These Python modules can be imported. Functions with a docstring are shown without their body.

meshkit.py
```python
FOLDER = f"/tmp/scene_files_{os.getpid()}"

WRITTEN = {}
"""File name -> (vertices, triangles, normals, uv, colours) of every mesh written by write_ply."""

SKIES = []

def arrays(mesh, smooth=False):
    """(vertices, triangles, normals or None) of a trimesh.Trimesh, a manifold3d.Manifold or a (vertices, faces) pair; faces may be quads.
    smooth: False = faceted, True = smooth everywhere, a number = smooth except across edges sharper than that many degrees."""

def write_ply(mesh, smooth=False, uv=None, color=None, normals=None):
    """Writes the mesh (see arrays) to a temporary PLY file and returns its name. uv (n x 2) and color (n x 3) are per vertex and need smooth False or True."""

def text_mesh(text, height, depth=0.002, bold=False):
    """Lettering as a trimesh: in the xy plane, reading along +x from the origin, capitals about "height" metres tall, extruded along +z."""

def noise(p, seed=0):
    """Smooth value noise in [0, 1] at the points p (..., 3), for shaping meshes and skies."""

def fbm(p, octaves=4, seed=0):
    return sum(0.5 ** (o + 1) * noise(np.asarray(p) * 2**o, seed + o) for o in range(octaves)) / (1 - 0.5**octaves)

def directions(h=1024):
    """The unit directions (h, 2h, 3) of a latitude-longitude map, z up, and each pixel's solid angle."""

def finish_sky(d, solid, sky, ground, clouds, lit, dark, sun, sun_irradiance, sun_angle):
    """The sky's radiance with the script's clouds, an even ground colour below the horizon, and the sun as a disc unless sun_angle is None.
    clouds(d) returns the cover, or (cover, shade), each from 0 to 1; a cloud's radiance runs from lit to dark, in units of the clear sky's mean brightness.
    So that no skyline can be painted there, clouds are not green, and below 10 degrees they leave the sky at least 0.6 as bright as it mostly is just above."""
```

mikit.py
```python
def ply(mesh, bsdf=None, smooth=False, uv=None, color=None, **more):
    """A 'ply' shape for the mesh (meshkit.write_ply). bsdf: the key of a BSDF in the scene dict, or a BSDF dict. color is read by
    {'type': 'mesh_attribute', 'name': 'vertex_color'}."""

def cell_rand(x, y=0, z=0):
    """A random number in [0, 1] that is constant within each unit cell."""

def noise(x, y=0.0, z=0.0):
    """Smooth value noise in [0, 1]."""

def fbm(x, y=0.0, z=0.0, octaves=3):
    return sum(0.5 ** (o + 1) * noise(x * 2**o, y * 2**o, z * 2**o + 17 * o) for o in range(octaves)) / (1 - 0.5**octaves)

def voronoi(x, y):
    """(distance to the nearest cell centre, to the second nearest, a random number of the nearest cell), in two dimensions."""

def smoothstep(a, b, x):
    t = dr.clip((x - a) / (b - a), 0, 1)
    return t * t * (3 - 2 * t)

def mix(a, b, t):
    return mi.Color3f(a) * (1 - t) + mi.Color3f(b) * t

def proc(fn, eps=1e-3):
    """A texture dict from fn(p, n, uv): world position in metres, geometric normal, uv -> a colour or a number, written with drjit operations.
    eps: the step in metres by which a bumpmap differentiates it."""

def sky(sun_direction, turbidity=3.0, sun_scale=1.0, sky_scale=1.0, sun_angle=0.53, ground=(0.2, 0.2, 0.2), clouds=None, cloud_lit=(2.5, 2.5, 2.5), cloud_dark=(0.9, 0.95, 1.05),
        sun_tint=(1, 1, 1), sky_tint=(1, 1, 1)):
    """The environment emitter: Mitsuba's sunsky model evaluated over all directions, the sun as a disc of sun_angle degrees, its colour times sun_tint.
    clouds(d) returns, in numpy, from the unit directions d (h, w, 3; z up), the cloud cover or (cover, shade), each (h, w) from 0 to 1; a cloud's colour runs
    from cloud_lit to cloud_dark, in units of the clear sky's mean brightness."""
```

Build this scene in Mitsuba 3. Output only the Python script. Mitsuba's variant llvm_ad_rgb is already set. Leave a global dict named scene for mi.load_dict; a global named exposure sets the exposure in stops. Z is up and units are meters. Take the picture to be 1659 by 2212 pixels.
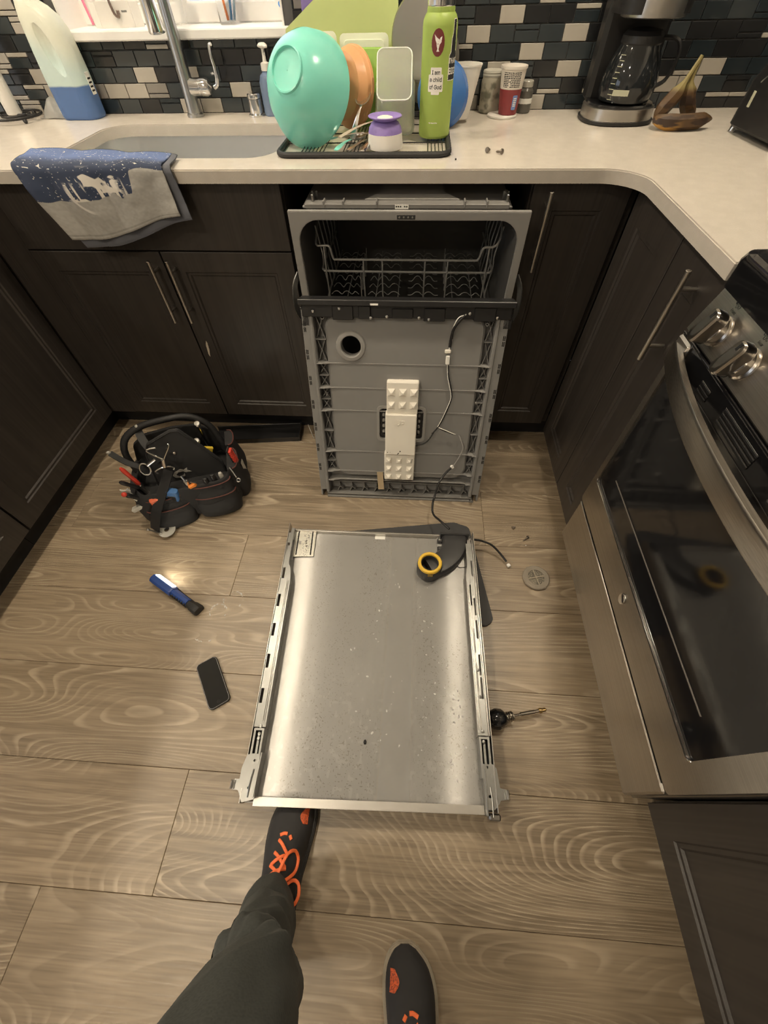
import math, random
import numpy as np
import trimesh, mitsuba as mi, drjit as dr
import manifold3d as m3
from shapely.geometry import Polygon, Point, box as sbox, LineString
from shapely import affinity
from shapely.ops import unary_union
import mikit, meshkit
from mikit import noise, fbm, voronoi, cell_rand, smoothstep, mix, proc
T = mi.ScalarTransform4f
random.seed(7); rng = np.random.default_rng(7)
scene, labels = {}, {}

# ---------------------------------------------------------------- camera, sky, exposure
CAM = np.array([0.0, -1.268, 1.2126])
YAW, PITCH, ROLL = math.radians(-5.094), math.radians(54.174), math.radians(1.72)
fwd = np.array([math.sin(YAW) * math.cos(PITCH), math.cos(YAW) * math.cos(PITCH), -math.sin(PITCH)])
rgt = np.array([math.cos(YAW), -math.sin(YAW), 0.0]); dwn = np.cross(fwd, rgt)
dwn2 = -math.sin(ROLL) * rgt + math.cos(ROLL) * dwn
scene['camera'] = {'type': 'perspective', 'fov': 87.797, 'fov_axis': 'x', 'near_clip': 0.02,
                   'to_world': T().look_at(origin=CAM.tolist(), target=(CAM + fwd).tolist(), up=(-dwn2).tolist())}
exposure = 2.95
scene['sky'] = mikit.sky((-0.5, 0.55, 0.75), turbidity=4.0, sun_scale=0.0, sky_scale=1.2, ground=(0.35, 0.36, 0.36),
                         clouds=lambda d: np.clip(0.75 + 0.5 * (meshkit.fbm(d * 3.0, 3, 2) - 0.5), 0, 1), cloud_lit=(1.6, 1.65, 1.75), cloud_dark=(1.2, 1.3, 1.45))
WARM = (1.0, 0.862, 0.655)
LED = 6.0                      # the hand lamp on the floor
POT = 36.0                      # radiance of the recessed ceiling lamps
POTS = [(-0.93, -0.15), (0.49, -0.15), (-0.93, -1.75), (-2.25, -0.15), (-2.25, -1.55), (-0.93, -3.3)]

# ---------------------------------------------------------------- naming
_used = {}
def uniq(k):
    if k not in _used:
        _used[k] = 0
        return k
    _used[k] += 1
    return f'{k}_{_used[k]:03d}'
def thing(name, label, cat, group=None):
    k = uniq(name); labels[k] = {'label': label, 'category': cat}
    if group: labels[k]['group'] = group
    return k
def shape(mesh, mat, smooth=30, uv=None, color=None, **kw):
    return mikit.ply(mesh, mat, smooth=smooth, uv=uv, color=color, **kw)
def part(parent, name, mesh, mat, label=None, smooth=30, uv=None, color=None, kind=None, **kw):
    k = uniq(parent + '__' + name)
    scene[k] = mesh if isinstance(mesh, dict) else shape(mesh, mat, smooth, uv, color, **kw)
    if label or kind:
        labels[k] = {}
        if label: labels[k]['label'] = label
        if kind: labels[k]['kind'] = kind
    return k
def solo(name, mesh, mat, label, cat, group=None, smooth=30, uv=None, color=None, kind=None, **kw):
    k = thing(name, label, cat, group)
    if kind: labels[k]['kind'] = kind
    scene[k] = shape(mesh, mat, smooth, uv, color, **kw)
    return k
def struct(name, mesh, mat, label, smooth=30, uv=None):
    k = uniq(name); scene[k] = shape(mesh, mat, smooth, uv); labels[k] = {'label': label, 'kind': 'structure'}
    return k
# ---------------------------------------------------------------- mesh helpers
cat = trimesh.util.concatenate
def tm(v, f):
    f = np.asarray(f)
    if f.shape[1] == 4: f = np.vstack([f[:, [0, 1, 2]], f[:, [0, 2, 3]]])
    return trimesh.Trimesh(np.asarray(v, float), f, process=False)
def bx(x0, x1, y0, y1, z0, z1, b=0.0):
    """box with chamfer b"""
    x0, x1 = sorted((x0, x1)); y0, y1 = sorted((y0, y1)); z0, z1 = sorted((z0, z1))
    if b <= 0:
        m = trimesh.creation.box((x1 - x0, y1 - y0, z1 - z0)); m.apply_translation(((x0 + x1) / 2, (y0 + y1) / 2, (z0 + z1) / 2)); return m
    b = min(b, .49 * min(x1 - x0, y1 - y0, z1 - z0)); P = []
    for X in (x0, x1):
        for Y in (y0, y1):
            for Z in (z0, z1):
                sx, sy, sz = (b if X == x0 else -b), (b if Y == y0 else -b), (b if Z == z0 else -b)
                P += [(X, Y + sy, Z + sz), (X + sx, Y, Z + sz), (X + sx, Y + sy, Z)]
    return trimesh.convex.convex_hull(np.array(P))
def rrect(w, h, r, n=6, cx=0, cy=0):
    """rounded rectangle ring"""
    r = min(r, .499 * w, .499 * h); pts = []
    for k, (sx, sy) in enumerate(((1, 1), (-1, 1), (-1, -1), (1, -1))):
        for i in range(n + 1):
            a = (k + i / n) * math.pi / 2
            pts.append((cx + sx * (w / 2 - r) + r * math.cos(a), cy + sy * (h / 2 - r) + r * math.sin(a)))
    return np.array(pts)
def circ(r, n=32, ry=None):
    a = np.arange(n) * 2 * math.pi / n
    return np.stack([r * np.cos(a), (ry or r) * np.sin(a)], 1)
def loft(rings, cap0=True, cap1=True, close=False):
    """rings: list of (n,3) arrays"""
    n = len(rings[0]); V = np.vstack(rings); F = []
    m = len(rings); i = np.arange(n); j = (i + 1) % n
    for k in range(m - 1 + (1 if close else 0)):
        a, b = k * n, ((k + 1) % m) * n
        F.append(np.stack([a + i, a + j, b + j], 1)); F.append(np.stack([a + i, b + j, b + i], 1))
    V = [V]
    at = m * n
    if not close:
        if cap0: V.append(rings[0].mean(0)[None]); F.append(np.stack([j, i, np.full(n, at)], 1)); at += 1
        if cap1: V.append(rings[-1].mean(0)[None]); b = (m - 1) * n; F.append(np.stack([b + i, b + j, np.full(n, at)], 1)); at += 1
    return trimesh.Trimesh(np.vstack(V), np.vstack(F), process=False)
def zrings(spec, n=6):
    """spec: (z, w, h, r, cx, cy) rounded-rect sections upward"""
    return [np.column_stack([rrect(s[1], s[2], s[3], n, s[4] if len(s) > 4 else 0, s[5] if len(s) > 5 else 0), np.full(4 * (n + 1), s[0])]) for s in spec]
def lathe(prof, n=36, cap=True):
    """prof: [(r, z)...]"""
    return loft([np.column_stack([circ(max(r, 1e-5), n), np.full(n, z)]) for r, z in prof], cap, cap)
def tube(path, r, sides=8, closed=False, flat=None, ups=None):
    """sweep; r number or list; flat=(a,b) ribbon half sizes"""
    P = np.asarray(path, float); n = len(P)
    if closed: t = np.roll(P, -1, 0) - np.roll(P, 1, 0)
    else: t = np.gradient(P, axis=0)
    t /= np.linalg.norm(t, axis=1, keepdims=True) + 1e-12
    R = np.broadcast_to(np.asarray(r, float), (n,)) if flat is None else None
    up = np.array([0, 0, 1.0]) if abs(t[0][2]) < .9 else np.array([1.0, 0, 0])
    if ups is not None: up = np.asarray(ups, float)
    a = np.cross(t[0], up); a /= np.linalg.norm(a); rings = []
    ang = np.arange(sides) * 2 * math.pi / sides + (math.pi / sides if flat is None else math.pi / 4 if sides == 4 else 0)
    for k in range(n):
        if ups is not None: a = np.cross(t[k], up)
        a = a - t[k] * (a @ t[k]); a /= np.linalg.norm(a) + 1e-12; b = np.cross(t[k], a)
        if flat is None: ca, cb = R[k], R[k]
        else: ca, cb = (flat[0] * (1.414 if sides == 4 else 1), flat[1] * (1.414 if sides == 4 else 1))
        rings.append(P[k] + np.outer(np.cos(ang) * ca, a) + np.outer(np.sin(ang) * cb, b))
    m = loft(rings, close=closed)
    m.invert() if m.is_watertight and m.volume < 0 else None
    return m
def spline(pts, n=40, closed=False):
    """Catmull-Rom through pts"""
    p = np.asarray(pts, float)
    if closed: q = np.vstack([p[-1], p, p[0], p[1]])
    else: q = np.vstack([2 * p[0] - p[1], p, 2 * p[-1] - p[-2]])
    seg = len(q) - 3; out = []
    for s in np.linspace(0, seg, n, endpoint=not closed):
        k = min(int(s), seg - 1); u = s - k
        a, b, c, d = q[k:k + 4]
        out.append(.5 * (2 * b + (c - a) * u + (2 * a - 5 * b + 4 * c - d) * u * u + (3 * b - a - 3 * c + d) * u ** 3))
    return np.array(out)
def ext(poly, h, z=0.0):
    """extrude polygon (or ring of points) upward"""
    if not hasattr(poly, 'geom_type'): poly = Polygon(poly)
    gs = getattr(poly, 'geoms', [poly])
    m = cat([trimesh.creation.extrude_polygon(g, h, engine='earcut') for g in gs if g.area > 1e-9]); m.apply_translation((0, 0, z)); return m
def fr(o, u, v, w):
    """4x4 from origin and axes"""
    M = np.eye(4); M[:3, 0], M[:3, 1], M[:3, 2], M[:3, 3] = u, v, w, o; return M
def mv(m, M=None, t=None):
    m = m.copy()
    if M is not None: m.apply_transform(M)
    if t is not None: m.apply_translation(t)
    return m
def rot(deg, ax='z', o=(0, 0, 0)):
    return trimesh.transformations.rotation_matrix(math.radians(deg), {'x': (1, 0, 0), 'y': (0, 1, 0), 'z': (0, 0, 1)}.get(ax, ax) if isinstance(ax, str) else ax, o)
def loc(x, y, z, rz=0.0, s=1.0):
    M = rot(rz); M[:3, :3] *= s; M[:3, 3] = (x, y, z); return M
def mf(m):
    return m3.Manifold(m3.Mesh(np.asarray(m.vertices, np.float32), np.asarray(m.faces, np.uint32)))
def clean(m):
    m = m.copy(); m.merge_vertices(digits_vertex=7); m.update_faces(m.nondegenerate_faces()); m.remove_unreferenced_vertices()
    if m.volume < 0: m.invert()
    return m
def frm(M):
    k = M.to_mesh(); return trimesh.Trimesh(k.vert_properties[:, :3], k.tri_verts, process=False)
def sub(a, *bs):
    M = mf(clean(a))
    for b in bs: M = M - mf(clean(b))
    return frm(M)
def uni(*bs):
    M = mf(clean(bs[0]))
    for b in bs[1:]: M = M + mf(clean(b))
    return frm(M)
def sph(c, r, sub_=2, s=(1, 1, 1)):
    m = trimesh.creation.icosphere(sub_, 1.0); m.apply_scale(np.array(s) * r); m.apply_translation(c); return m
def cyl(a, b, r, n=20, r2=None):
    a, b = np.asarray(a, float), np.asarray(b, float); d = b - a; L = np.linalg.norm(d); d /= L
    u = np.cross(d, [0, 0, 1.0] if abs(d[2]) < .9 else [1.0, 0, 0]); u /= np.linalg.norm(u); v = np.cross(d, u)
    c = circ(1, n); r2 = r if r2 is None else r2; e = min(.12 * min(r, r2), .2 * L)
    ring = lambda p, q: p + q * (np.outer(c[:, 0], u) + np.outer(c[:, 1], v))
    return loft([ring(a, r - e), ring(a + d * e, r), ring(b - d * e, r2), ring(b, r2 - e)])
def sheet(fn, nu, nv, th):
    """thick surface from fn(u,v)->xyz on [0,1]^2"""
    U, V = np.meshgrid(np.linspace(0, 1, nu), np.linspace(0, 1, nv), indexing='ij')
    P = fn(U, V); du = np.gradient(P, axis=0); dv = np.gradient(P, axis=1); N = np.cross(du, dv)
    N /= np.linalg.norm(N, axis=2, keepdims=True) + 1e-12
    A, B = P + N * th / 2, P - N * th / 2; idx = np.arange(nu * nv).reshape(nu, nv); F = []
    a, b, c, d = idx[:-1, :-1].ravel(), idx[1:, :-1].ravel(), idx[1:, 1:].ravel(), idx[:-1, 1:].ravel(); K = nu * nv
    F += [np.stack([a, b, c], 1), np.stack([a, c, d], 1), np.stack([a + K, c + K, b + K], 1), np.stack([a + K, d + K, c + K], 1)]
    loop = np.concatenate([idx[:, 0], idx[-1, 1:], idx[-2::-1, -1], idx[0, -2:0:-1]]); l2 = np.roll(loop, -1)
    F += [np.stack([loop, loop + K, l2 + K], 1), np.stack([loop, l2 + K, l2], 1)]
    uvs = np.column_stack([U.ravel(), V.ravel()])
    return trimesh.Trimesh(np.vstack([A.reshape(-1, 3), B.reshape(-1, 3)]), np.vstack(F), process=False), np.vstack([uvs, uvs])
def text(s, h, M, depth=.0006, bold=False, center=True):
    m = meshkit.text_mesh(s, h, depth, bold)
    if center: b = m.bounds; m.apply_translation((-(b[0][0] + b[1][0]) / 2, -(b[0][1] + b[1][1]) / 2, 0))
    m.apply_transform(M); return m
# ---------------------------------------------------------------- materials
def mat(name, c, rough=.5, metal=0.0, spec=.5, two=True, **kw):
    col = c if isinstance(c, dict) else {'type': 'rgb', 'value': list(c)}
    b = {'type': 'principled', 'base_color': col, 'roughness': rough, 'metallic': metal, **kw}
    if metal == 0 and 'spec_trans' not in kw: b['specular'] = spec
    scene[name] = {'type': 'twosided', 'bsdf': b} if two else b
    return name
def s2l(r, g, b):
    return [((x / 255) / 12.92 if x / 255 < .04045 else ((x / 255 + .055) / 1.055) ** 2.4) for x in (r, g, b)]
# ---------------------------------------------------------------- shared materials
def wood_floor(p, n, uv):
    u, v = uv.x, uv.y
    k = dr.floor(u / 8.0); ul = u - k * 8.0; s = k * 3.71
    r1, r2 = cell_rand(k, 3), cell_rand(k, 5)
    warp = fbm(ul * 2.2 + s, v * 14.0, s, 2)
    h = fbm(ul * 1.25 + s, v * 6.0 + s * 1.3, s, 2) + .05 * warp
    ph = h * 40.0 + v * 44.0 * (r1 - .3); fracp = ph - dr.floor(ph)
    line = smoothstep(.50, .88, fracp) * (1 - smoothstep(.90, 1.0, fracp))
    line *= smoothstep(.25, .75, fbm(ul * 4.0 + s, v * 22.0, s + 2, 2)) * (.3 + 1.1 * noise(ul * 40.0 + s, v * 160.0, s))
    fib = noise(ul * 16.0 + s, v * 420.0, s); fib2 = noise(ul * 5.0 + s, v * 120.0, s + 4)
    cloud = fbm(ul * 2.0 + s, v * 5.0, s + 9, 3)
    base = mix((.175, .130, .084), (.305, .238, .163), smoothstep(.22, .78, .36 * cloud + .30 * fib2 + .34 * fib))
    base = base * (.90 + .2 * r2)
    return mix(base, (.43, .355, .262), dr.clip(line * .75, 0, 1))
def wood_floor_h(p, n, uv):
    return noise(uv.x * 12.0, uv.y * 380.0) * .00025 + noise(uv.x * 300., uv.y * 300.) * .00008
scene['m_floor'] = {'type': 'twosided', 'bsdf': {'type': 'bumpmap', 'arbitrary': proc(wood_floor_h, 6e-4), 'scale': 1.0,
    'bsdf': {'type': 'principled', 'base_color': proc(wood_floor), 'roughness': .40, 'specular': .8}}}
def cab_col(p, n, uv):
    g = noise(p.x * 60 + p.y * 60, p.z * 3.0) * .5 + noise(p.x * 260 + p.y * 260, p.z * 6.0) * .5
    return mix((.025, .0215, .0195), (.039, .033, .029), g)
mat('m_cab', proc(cab_col), .42, spec=.45)
mat('m_kick', (.006, .006, .007), .6)
def quartz(p, n, uv):
    f = noise(p.x * 900, p.y * 900, p.z * 900)
    return mix((.485, .447, .395), (.575, .532, .478), .35 + .65 * f * noise(p.x * 60, p.y * 60, p.z * 60))
mat('m_quartz', proc(quartz), .16, spec=.5)
mat('m_grout', (.10, .098, .095), .85)
mat('m_tile_a', (.020, .027, .032), .10, spec=.6)
mat('m_tile_b', (.034, .042, .047), .14, spec=.6)
mat('m_tile_c', (.016, .017, .019), .18, spec=.6)
mat('m_tile_w', (.40, .37, .325), .35)
mat('m_tile_g', (.22, .205, .185), .35)
mat('m_white', (.80, .79, .76), .4)
mat('m_paint', (.76, .73, .68), .7)
mat('m_ceil', (.86, .85, .82), .9)
mat('m_black', (.012, .012, .013), .4)
mat('m_black_gloss', (.008, .008, .009), .07, spec=.6)
mat('m_black_matte', (.016, .016, .017), .75)
mat('m_rubber', (.02, .02, .021), .6)
mat('m_chrome', (.82, .82, .82), .09, 1.0)
mat('m_nickel', (.55, .52, .47), .28, 1.0)
def brushed(p, n, uv):
    g = noise(p.x * 4, p.y * 4, p.z * 900)
    return mi.Color3f(.50, .475, .44) * (.93 + .12 * g)
mat('m_steel', (.56, .535, .50), .30, 1.0)
mat('m_steel_dk', (.30, .285, .265), .33, 1.0)
mat('m_sink', (.72, .73, .74), .45, 1.0)
mat('m_zinc', (.33, .33, .32), .36, 1.0)
mat('m_grey', (.175, .171, .164), .48, spec=.4)
mat('m_grey_lt', (.26, .255, .247), .45, spec=.4)
mat('m_grey_dk', (.035, .036, .037), .45)
mat('m_tub', (.42, .41, .39), .32, 1.0)
scene['m_pane'] = {'type': 'thindielectric'}
scene['m_glass'] = {'type': 'dielectric', 'int_ior': 1.5}
scene['m_clear'] = {'type': 'thindielectric', 'int_ior': 1.5}
scene['m_drop'] = {'type': 'principled', 'base_color': {'type': 'rgb', 'value': [.95, .94, .92]}, 'roughness': .08, 'spec_trans': .45, 'eta': 1.33}

# ---------------------------------------------------------------- room shell
RX0, RX1, RY0, RY1, RZ = -4.0, 1.165, -4.6, 0.605, 2.44
WX0, WX1, WZ0, WZ1 = -1.115, -0.425, 1.10, 2.10      # window opening
mat('m_floorbase', (.10, .072, .048), .8)
def wallc(p, n, uv): return mix((.10, .098, .095), (.66, .64, .60), dr.select((p.z > 1.527) | (p.x < -1.9), mi.Float(1), mi.Float(0)))
mat('m_wall', proc(wallc), .8)
floor = struct('floor', bx(RX0, RX1, RY0, RY1, -.06, -.009), 'm_floorbase', 'grey brown wood plank floor of the kitchen')
PW, PL, Y0 = .2385, 1.52, -.0455
JOINT = {1: .288, 2: -.561, 3: -.30, 4: .05, 5: -.526, 6: -.785, 7: -.20, 0: -.75, -1: .1, -2: .5}
k = 0
for r in range(-3, 20):
    ya, yb = Y0 - PW * (r + 1), Y0 - PW * r
    ya, yb = max(ya, RY0), min(yb, RY1)
    if yb - ya < .01: continue
    j = JOINT.get(r, (r * .47) % PL)
    xs = [x for x in np.arange(j - 6 * PL, j + 6 * PL, PL) if RX0 < x < RX1]
    xs = [RX0] + xs + [RX1]
    for a, b in zip(xs[:-1], xs[1:]):
        if b - a < .01: continue
        m = bx(a + .0004, b - .0004, ya + .0004, yb - .0004, -.009, 0, .0009)
        V = m.vertices; k += 1
        part(floor, 'plank', m, 'm_floor', smooth=False, uv=np.column_stack([V[:, 0] - a + 8.0 * k + .5, V[:, 1] - ya + (k % 7) * .5]))
ceiling = struct('ceiling', bx(RX0, RX1, RY0, RY1, RZ, RZ + .1), 'm_ceil', 'plain white ceiling')
# back wall with the window hole, in grout colour behind the tiles
wall_back = struct('wall_back', cat([bx(RX0, WX0, RY1, RY1 + .22, 0, RZ), bx(WX1, RX1 + .1, RY1, RY1 + .22, 0, RZ), bx(WX0, WX1, RY1, RY1 + .22, 0, WZ0 - .02), bx(WX0, WX1, RY1, RY1 + .22, WZ1, RZ)]),
                   'm_wall', 'back kitchen wall behind the sink with dark glass mosaic tile')
wall_right = struct('wall_right', bx(RX1, RX1 + .1, RY0, RY1, 0, RZ), 'm_wall', 'right kitchen wall with dark mosaic tile behind the coffee maker')
wall_left = struct('wall_left', cat([bx(RX0 - .1, RX0, RY0, -3.2, 0, RZ), bx(RX0 - .1, RX0, -1.4, RY1, 0, RZ), bx(RX0 - .1, RX0, -3.2, -1.4, 2.1, RZ)]), 'm_paint', 'plain wall on the far left')
wall_front = struct('wall_front', bx(RX0, RX1, RY0 - .1, RY0, 0, RZ), 'm_paint', 'plain wall behind the photographer')
# window above the sink
win = struct('window_1', cat([bx(WX0, WX1, .735, .775, WZ0, WZ0 + .045, .004), bx(WX0, WX1, .735, .775, WZ1 - .05, WZ1, .004),
                              bx(WX0, WX0 + .05, .735, .775, WZ0, WZ1, .004), bx(WX1 - .05, WX1, .735, .775, WZ0, WZ1, .004),
                              bx(-.80, -.755, .735, .775, WZ0, WZ1, .004)]), 'm_white', 'white framed kitchen window over the sink')
part(win, 'sash', cat([bx(WX0 + .05, WX0 + .085, .745, .785, WZ0 + .045, WZ1 - .05, .003), bx(-.835, -.80, .745, .785, WZ0 + .045, WZ1 - .05, .003),
                       bx(WX0 + .085, -.835, .745, .785, WZ0 + .045, WZ0 + .08, .003), bx(WX0 + .085, -.835, .745, .785, WZ1 - .085, WZ1 - .05, .003)]), 'm_white', 'white inner sash')
part(win, 'pane', bx(WX0 + .05, -.80, .762, .764, WZ0 + .04, WZ1 - .04), 'm_pane', 'left glass pane', smooth=False)
part(win, 'pane', bx(-.755, WX1 - .05, .762, .764, WZ0 + .04, WZ1 - .04), 'm_pane', 'right glass pane', smooth=False)
sill = struct('trim_1', bx(WX0 - .02, WX1 + .02, .572, .74, WZ0 - .022, WZ0, .003), 'm_white', 'white window sill ledge')
struct('trim_2', cat([bx(WX0 - .002, WX0 + .004, .600, .74, WZ0, WZ1), bx(WX1 - .004, WX1 + .002, .600, .74, WZ0, WZ1)]), 'm_white', 'white window reveal')
# mosaic tiles: interlocking blocks 71 x 36 mm, some split into a thick and a thin strip
TP, RP = .0712, .036
OFF = {0: -1.0302, 1: -.989, 2: -1.013, 3: -.921, 4: .123, 5: .215, 6: -.46, 7: .03}
WHITE = {5: [.215], 4: [.123, .41], 3: [.29], 2: [.42, -.943, -.802], 1: [-.99, .10], 0: [.33, -.78]}
tiles_b, tiles_r, extra = [], [], []
trng = random.Random(11)
def tile_run(r, s0, s1, off, whites):
    out, z0 = [], .914 + .0 + RP * r
    n0 = math.floor((s0 - off) / TP); x = off + n0 * TP
    while x < s1:
        a, b = max(x, s0), min(x + TP, s1)
        if b - a > .006:
            w = any(abs(x - q) < .036 for q in whites)
            q = trng.random()
            tone = 'm_tile_w' if w or q < .10 else 'm_tile_g' if q < .15 else ('m_tile_a', 'm_tile_b', 'm_tile_c')[int(q * 997) % 3]
            if not w and trng.random() < .33:
                up = trng.random() < .5; h = .0115
                t2 = tone if trng.random() < .7 else 'm_tile_w'
                zz = (z0 + RP - h, z0 + RP) if up else (z0, z0 + h)
                zo = (z0, z0 + RP - h) if up else (z0 + h, z0 + RP)
                out += [(a, b, *zo, tone), (a, b, *zz, t2)]
            else: out.append((a, b, z0, z0 + RP, tone))
        x += TP
    return out
for r in range(0, 17):
    off = OFF.get(r, trng.random() * TP); z0 = .914 + RP * r
    spans = [(-1.9, 1.159)] if z0 + RP < WZ0 - .03 else [(-1.9, WX0 - .03), (WX1 + .03, 1.159)]
    if z0 < WZ0 - .03 <= z0 + RP: tiles_b += [(*t[:2], min(t[2], 1.07), min(t[3], 1.0775), t[4]) for t in tile_run(r, WX0 - .03, WX1 + .03, off, WHITE.get(r, [])) if t[2] < 1.07]
    for s in spans: tiles_b += tile_run(r, *s, off, WHITE.get(r, []))
    tiles_r += tile_run(r, -.64 - 1.4, .6, trng.random() * TP, [])
def tmesh(t, side, g=.0011):
    a, b, z0, z1, _ = t; d = .0052 + .0006 * trng.random()
    if side == 'b': return bx(a + g, b - g, RY1 - d, RY1, z0 + g, z1 - g, .0011)
    return bx(RX1 - d, RX1, a + g, b - g, z0 + g, z1 - g, .0011)
def put_tiles(holder, tiles, side, seen, most=295):
    key = lambda t: (not seen(t))
    tiles = sorted(tiles, key=key); rest = {}
    for i, t in enumerate(tiles):
        if i < most and seen(t): part(holder, 'tile', tmesh(t, side), t[4], smooth=False)
        else: rest.setdefault(t[4], []).append(tmesh(t, side))
    for mname, ms in rest.items(): part(holder, 'more_tiles', cat(ms), mname, smooth=False, kind='stuff')
put_tiles(wall_back, tiles_b, 'b', lambda t: t[2] < 1.15 and -1.30 < t[0] < 1.0 and not (-.36 < t[0] < .05 and t[2] < 1.03))
put_tiles(wall_right, tiles_r, 'r', lambda t: t[2] < 1.13 and t[0] > -.05)
# recessed ceiling lamps
for i, (x, y) in enumerate(POTS):
    pl = thing('ceiling_light', 'round recessed warm ceiling lamp in the white ceiling', 'ceiling light', 'recessed ceiling lamps')
    part(pl, 'trim_ring', mv(loft([np.column_stack([circ(r, 32), np.full(32, z)]) for r, z in ((.075, 0), (.098, 0), (.098, -.006), (.078, -.008))], close=True), t=(x, y, RZ)), 'm_white')
    d = loft([np.column_stack([circ(.074, 32), np.full(32, -.003)]), np.column_stack([circ(.074, 32), np.full(32, -.0005)])]); d.apply_translation((x, y, RZ))
    if d.volume < 0: d.invert()
    part(pl, 'lamp', d, 'm_white', smooth=False, emitter={'type': 'area', 'radiance': {'type': 'rgb', 'value': [POT * c for c in WARM]}})
# ---------------------------------------------------------------- worktop, sink
ZC = .914
run = unary_union([sbox(-1.9, -.03, RX1 - .002, RY1 - .001), sbox(.52, -.5245, RX1 - .002, .5), sbox(-1.9, -2.2, -1.235, .5)])
run = run.buffer(.09, 12).buffer(-.09, 12)
cut = Polygon(rrect(.615, .372, .075, 8, -.695, .2555))
top = run.difference(cut)
ctop = thing('worktop', 'pale beige quartz worktop running round the kitchen over the dark cabinets', 'countertop')
scene[ctop] = shape(cat([ext(top, .0255, ZC - .028), ext(top.buffer(-.002, 4), .0025, ZC - .0025)]), 'm_quartz', 30)
solo('worktop', cat([ext(sbox(.545, -2.2, RX1 - .002, -1.24), .026, ZC - .028), ext(sbox(.547, -2.198, RX1 - .004, -1.242), .002, ZC - .002)]), 'm_quartz', 'short pale quartz worktop past the near side of the oven', 'countertop')
sk = thing('sink', 'stainless steel undermount sink let into the worktop below the window', 'sink')
rin = lambda w, h, r, z: np.column_stack([rrect(w, h, r, 8, -.695, .2555), np.full(36, z)])
part(sk, 'basin', loft([rin(.629, .40, .09, ZC - .0285), rin(.629, .40, .09, ZC - .032), rin(.627, .39, .08, ZC - .05), rin(.60, .36, .07, ZC - .232), rin(.5, .3, .06, ZC - .236),
                        rin(.5, .3, .06, ZC - .2335), rin(.57, .33, .06, ZC - .229), rin(.605, .364, .075, ZC - .20), rin(.622, .378, .078, ZC - .0285)], close=True), 'm_sink')
bot = loft([rin(.51, .31, .06, ZC - .236), rin(.51, .31, .06, ZC - .2335)]); part(sk, 'bottom', bot, 'm_sink')
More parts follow.
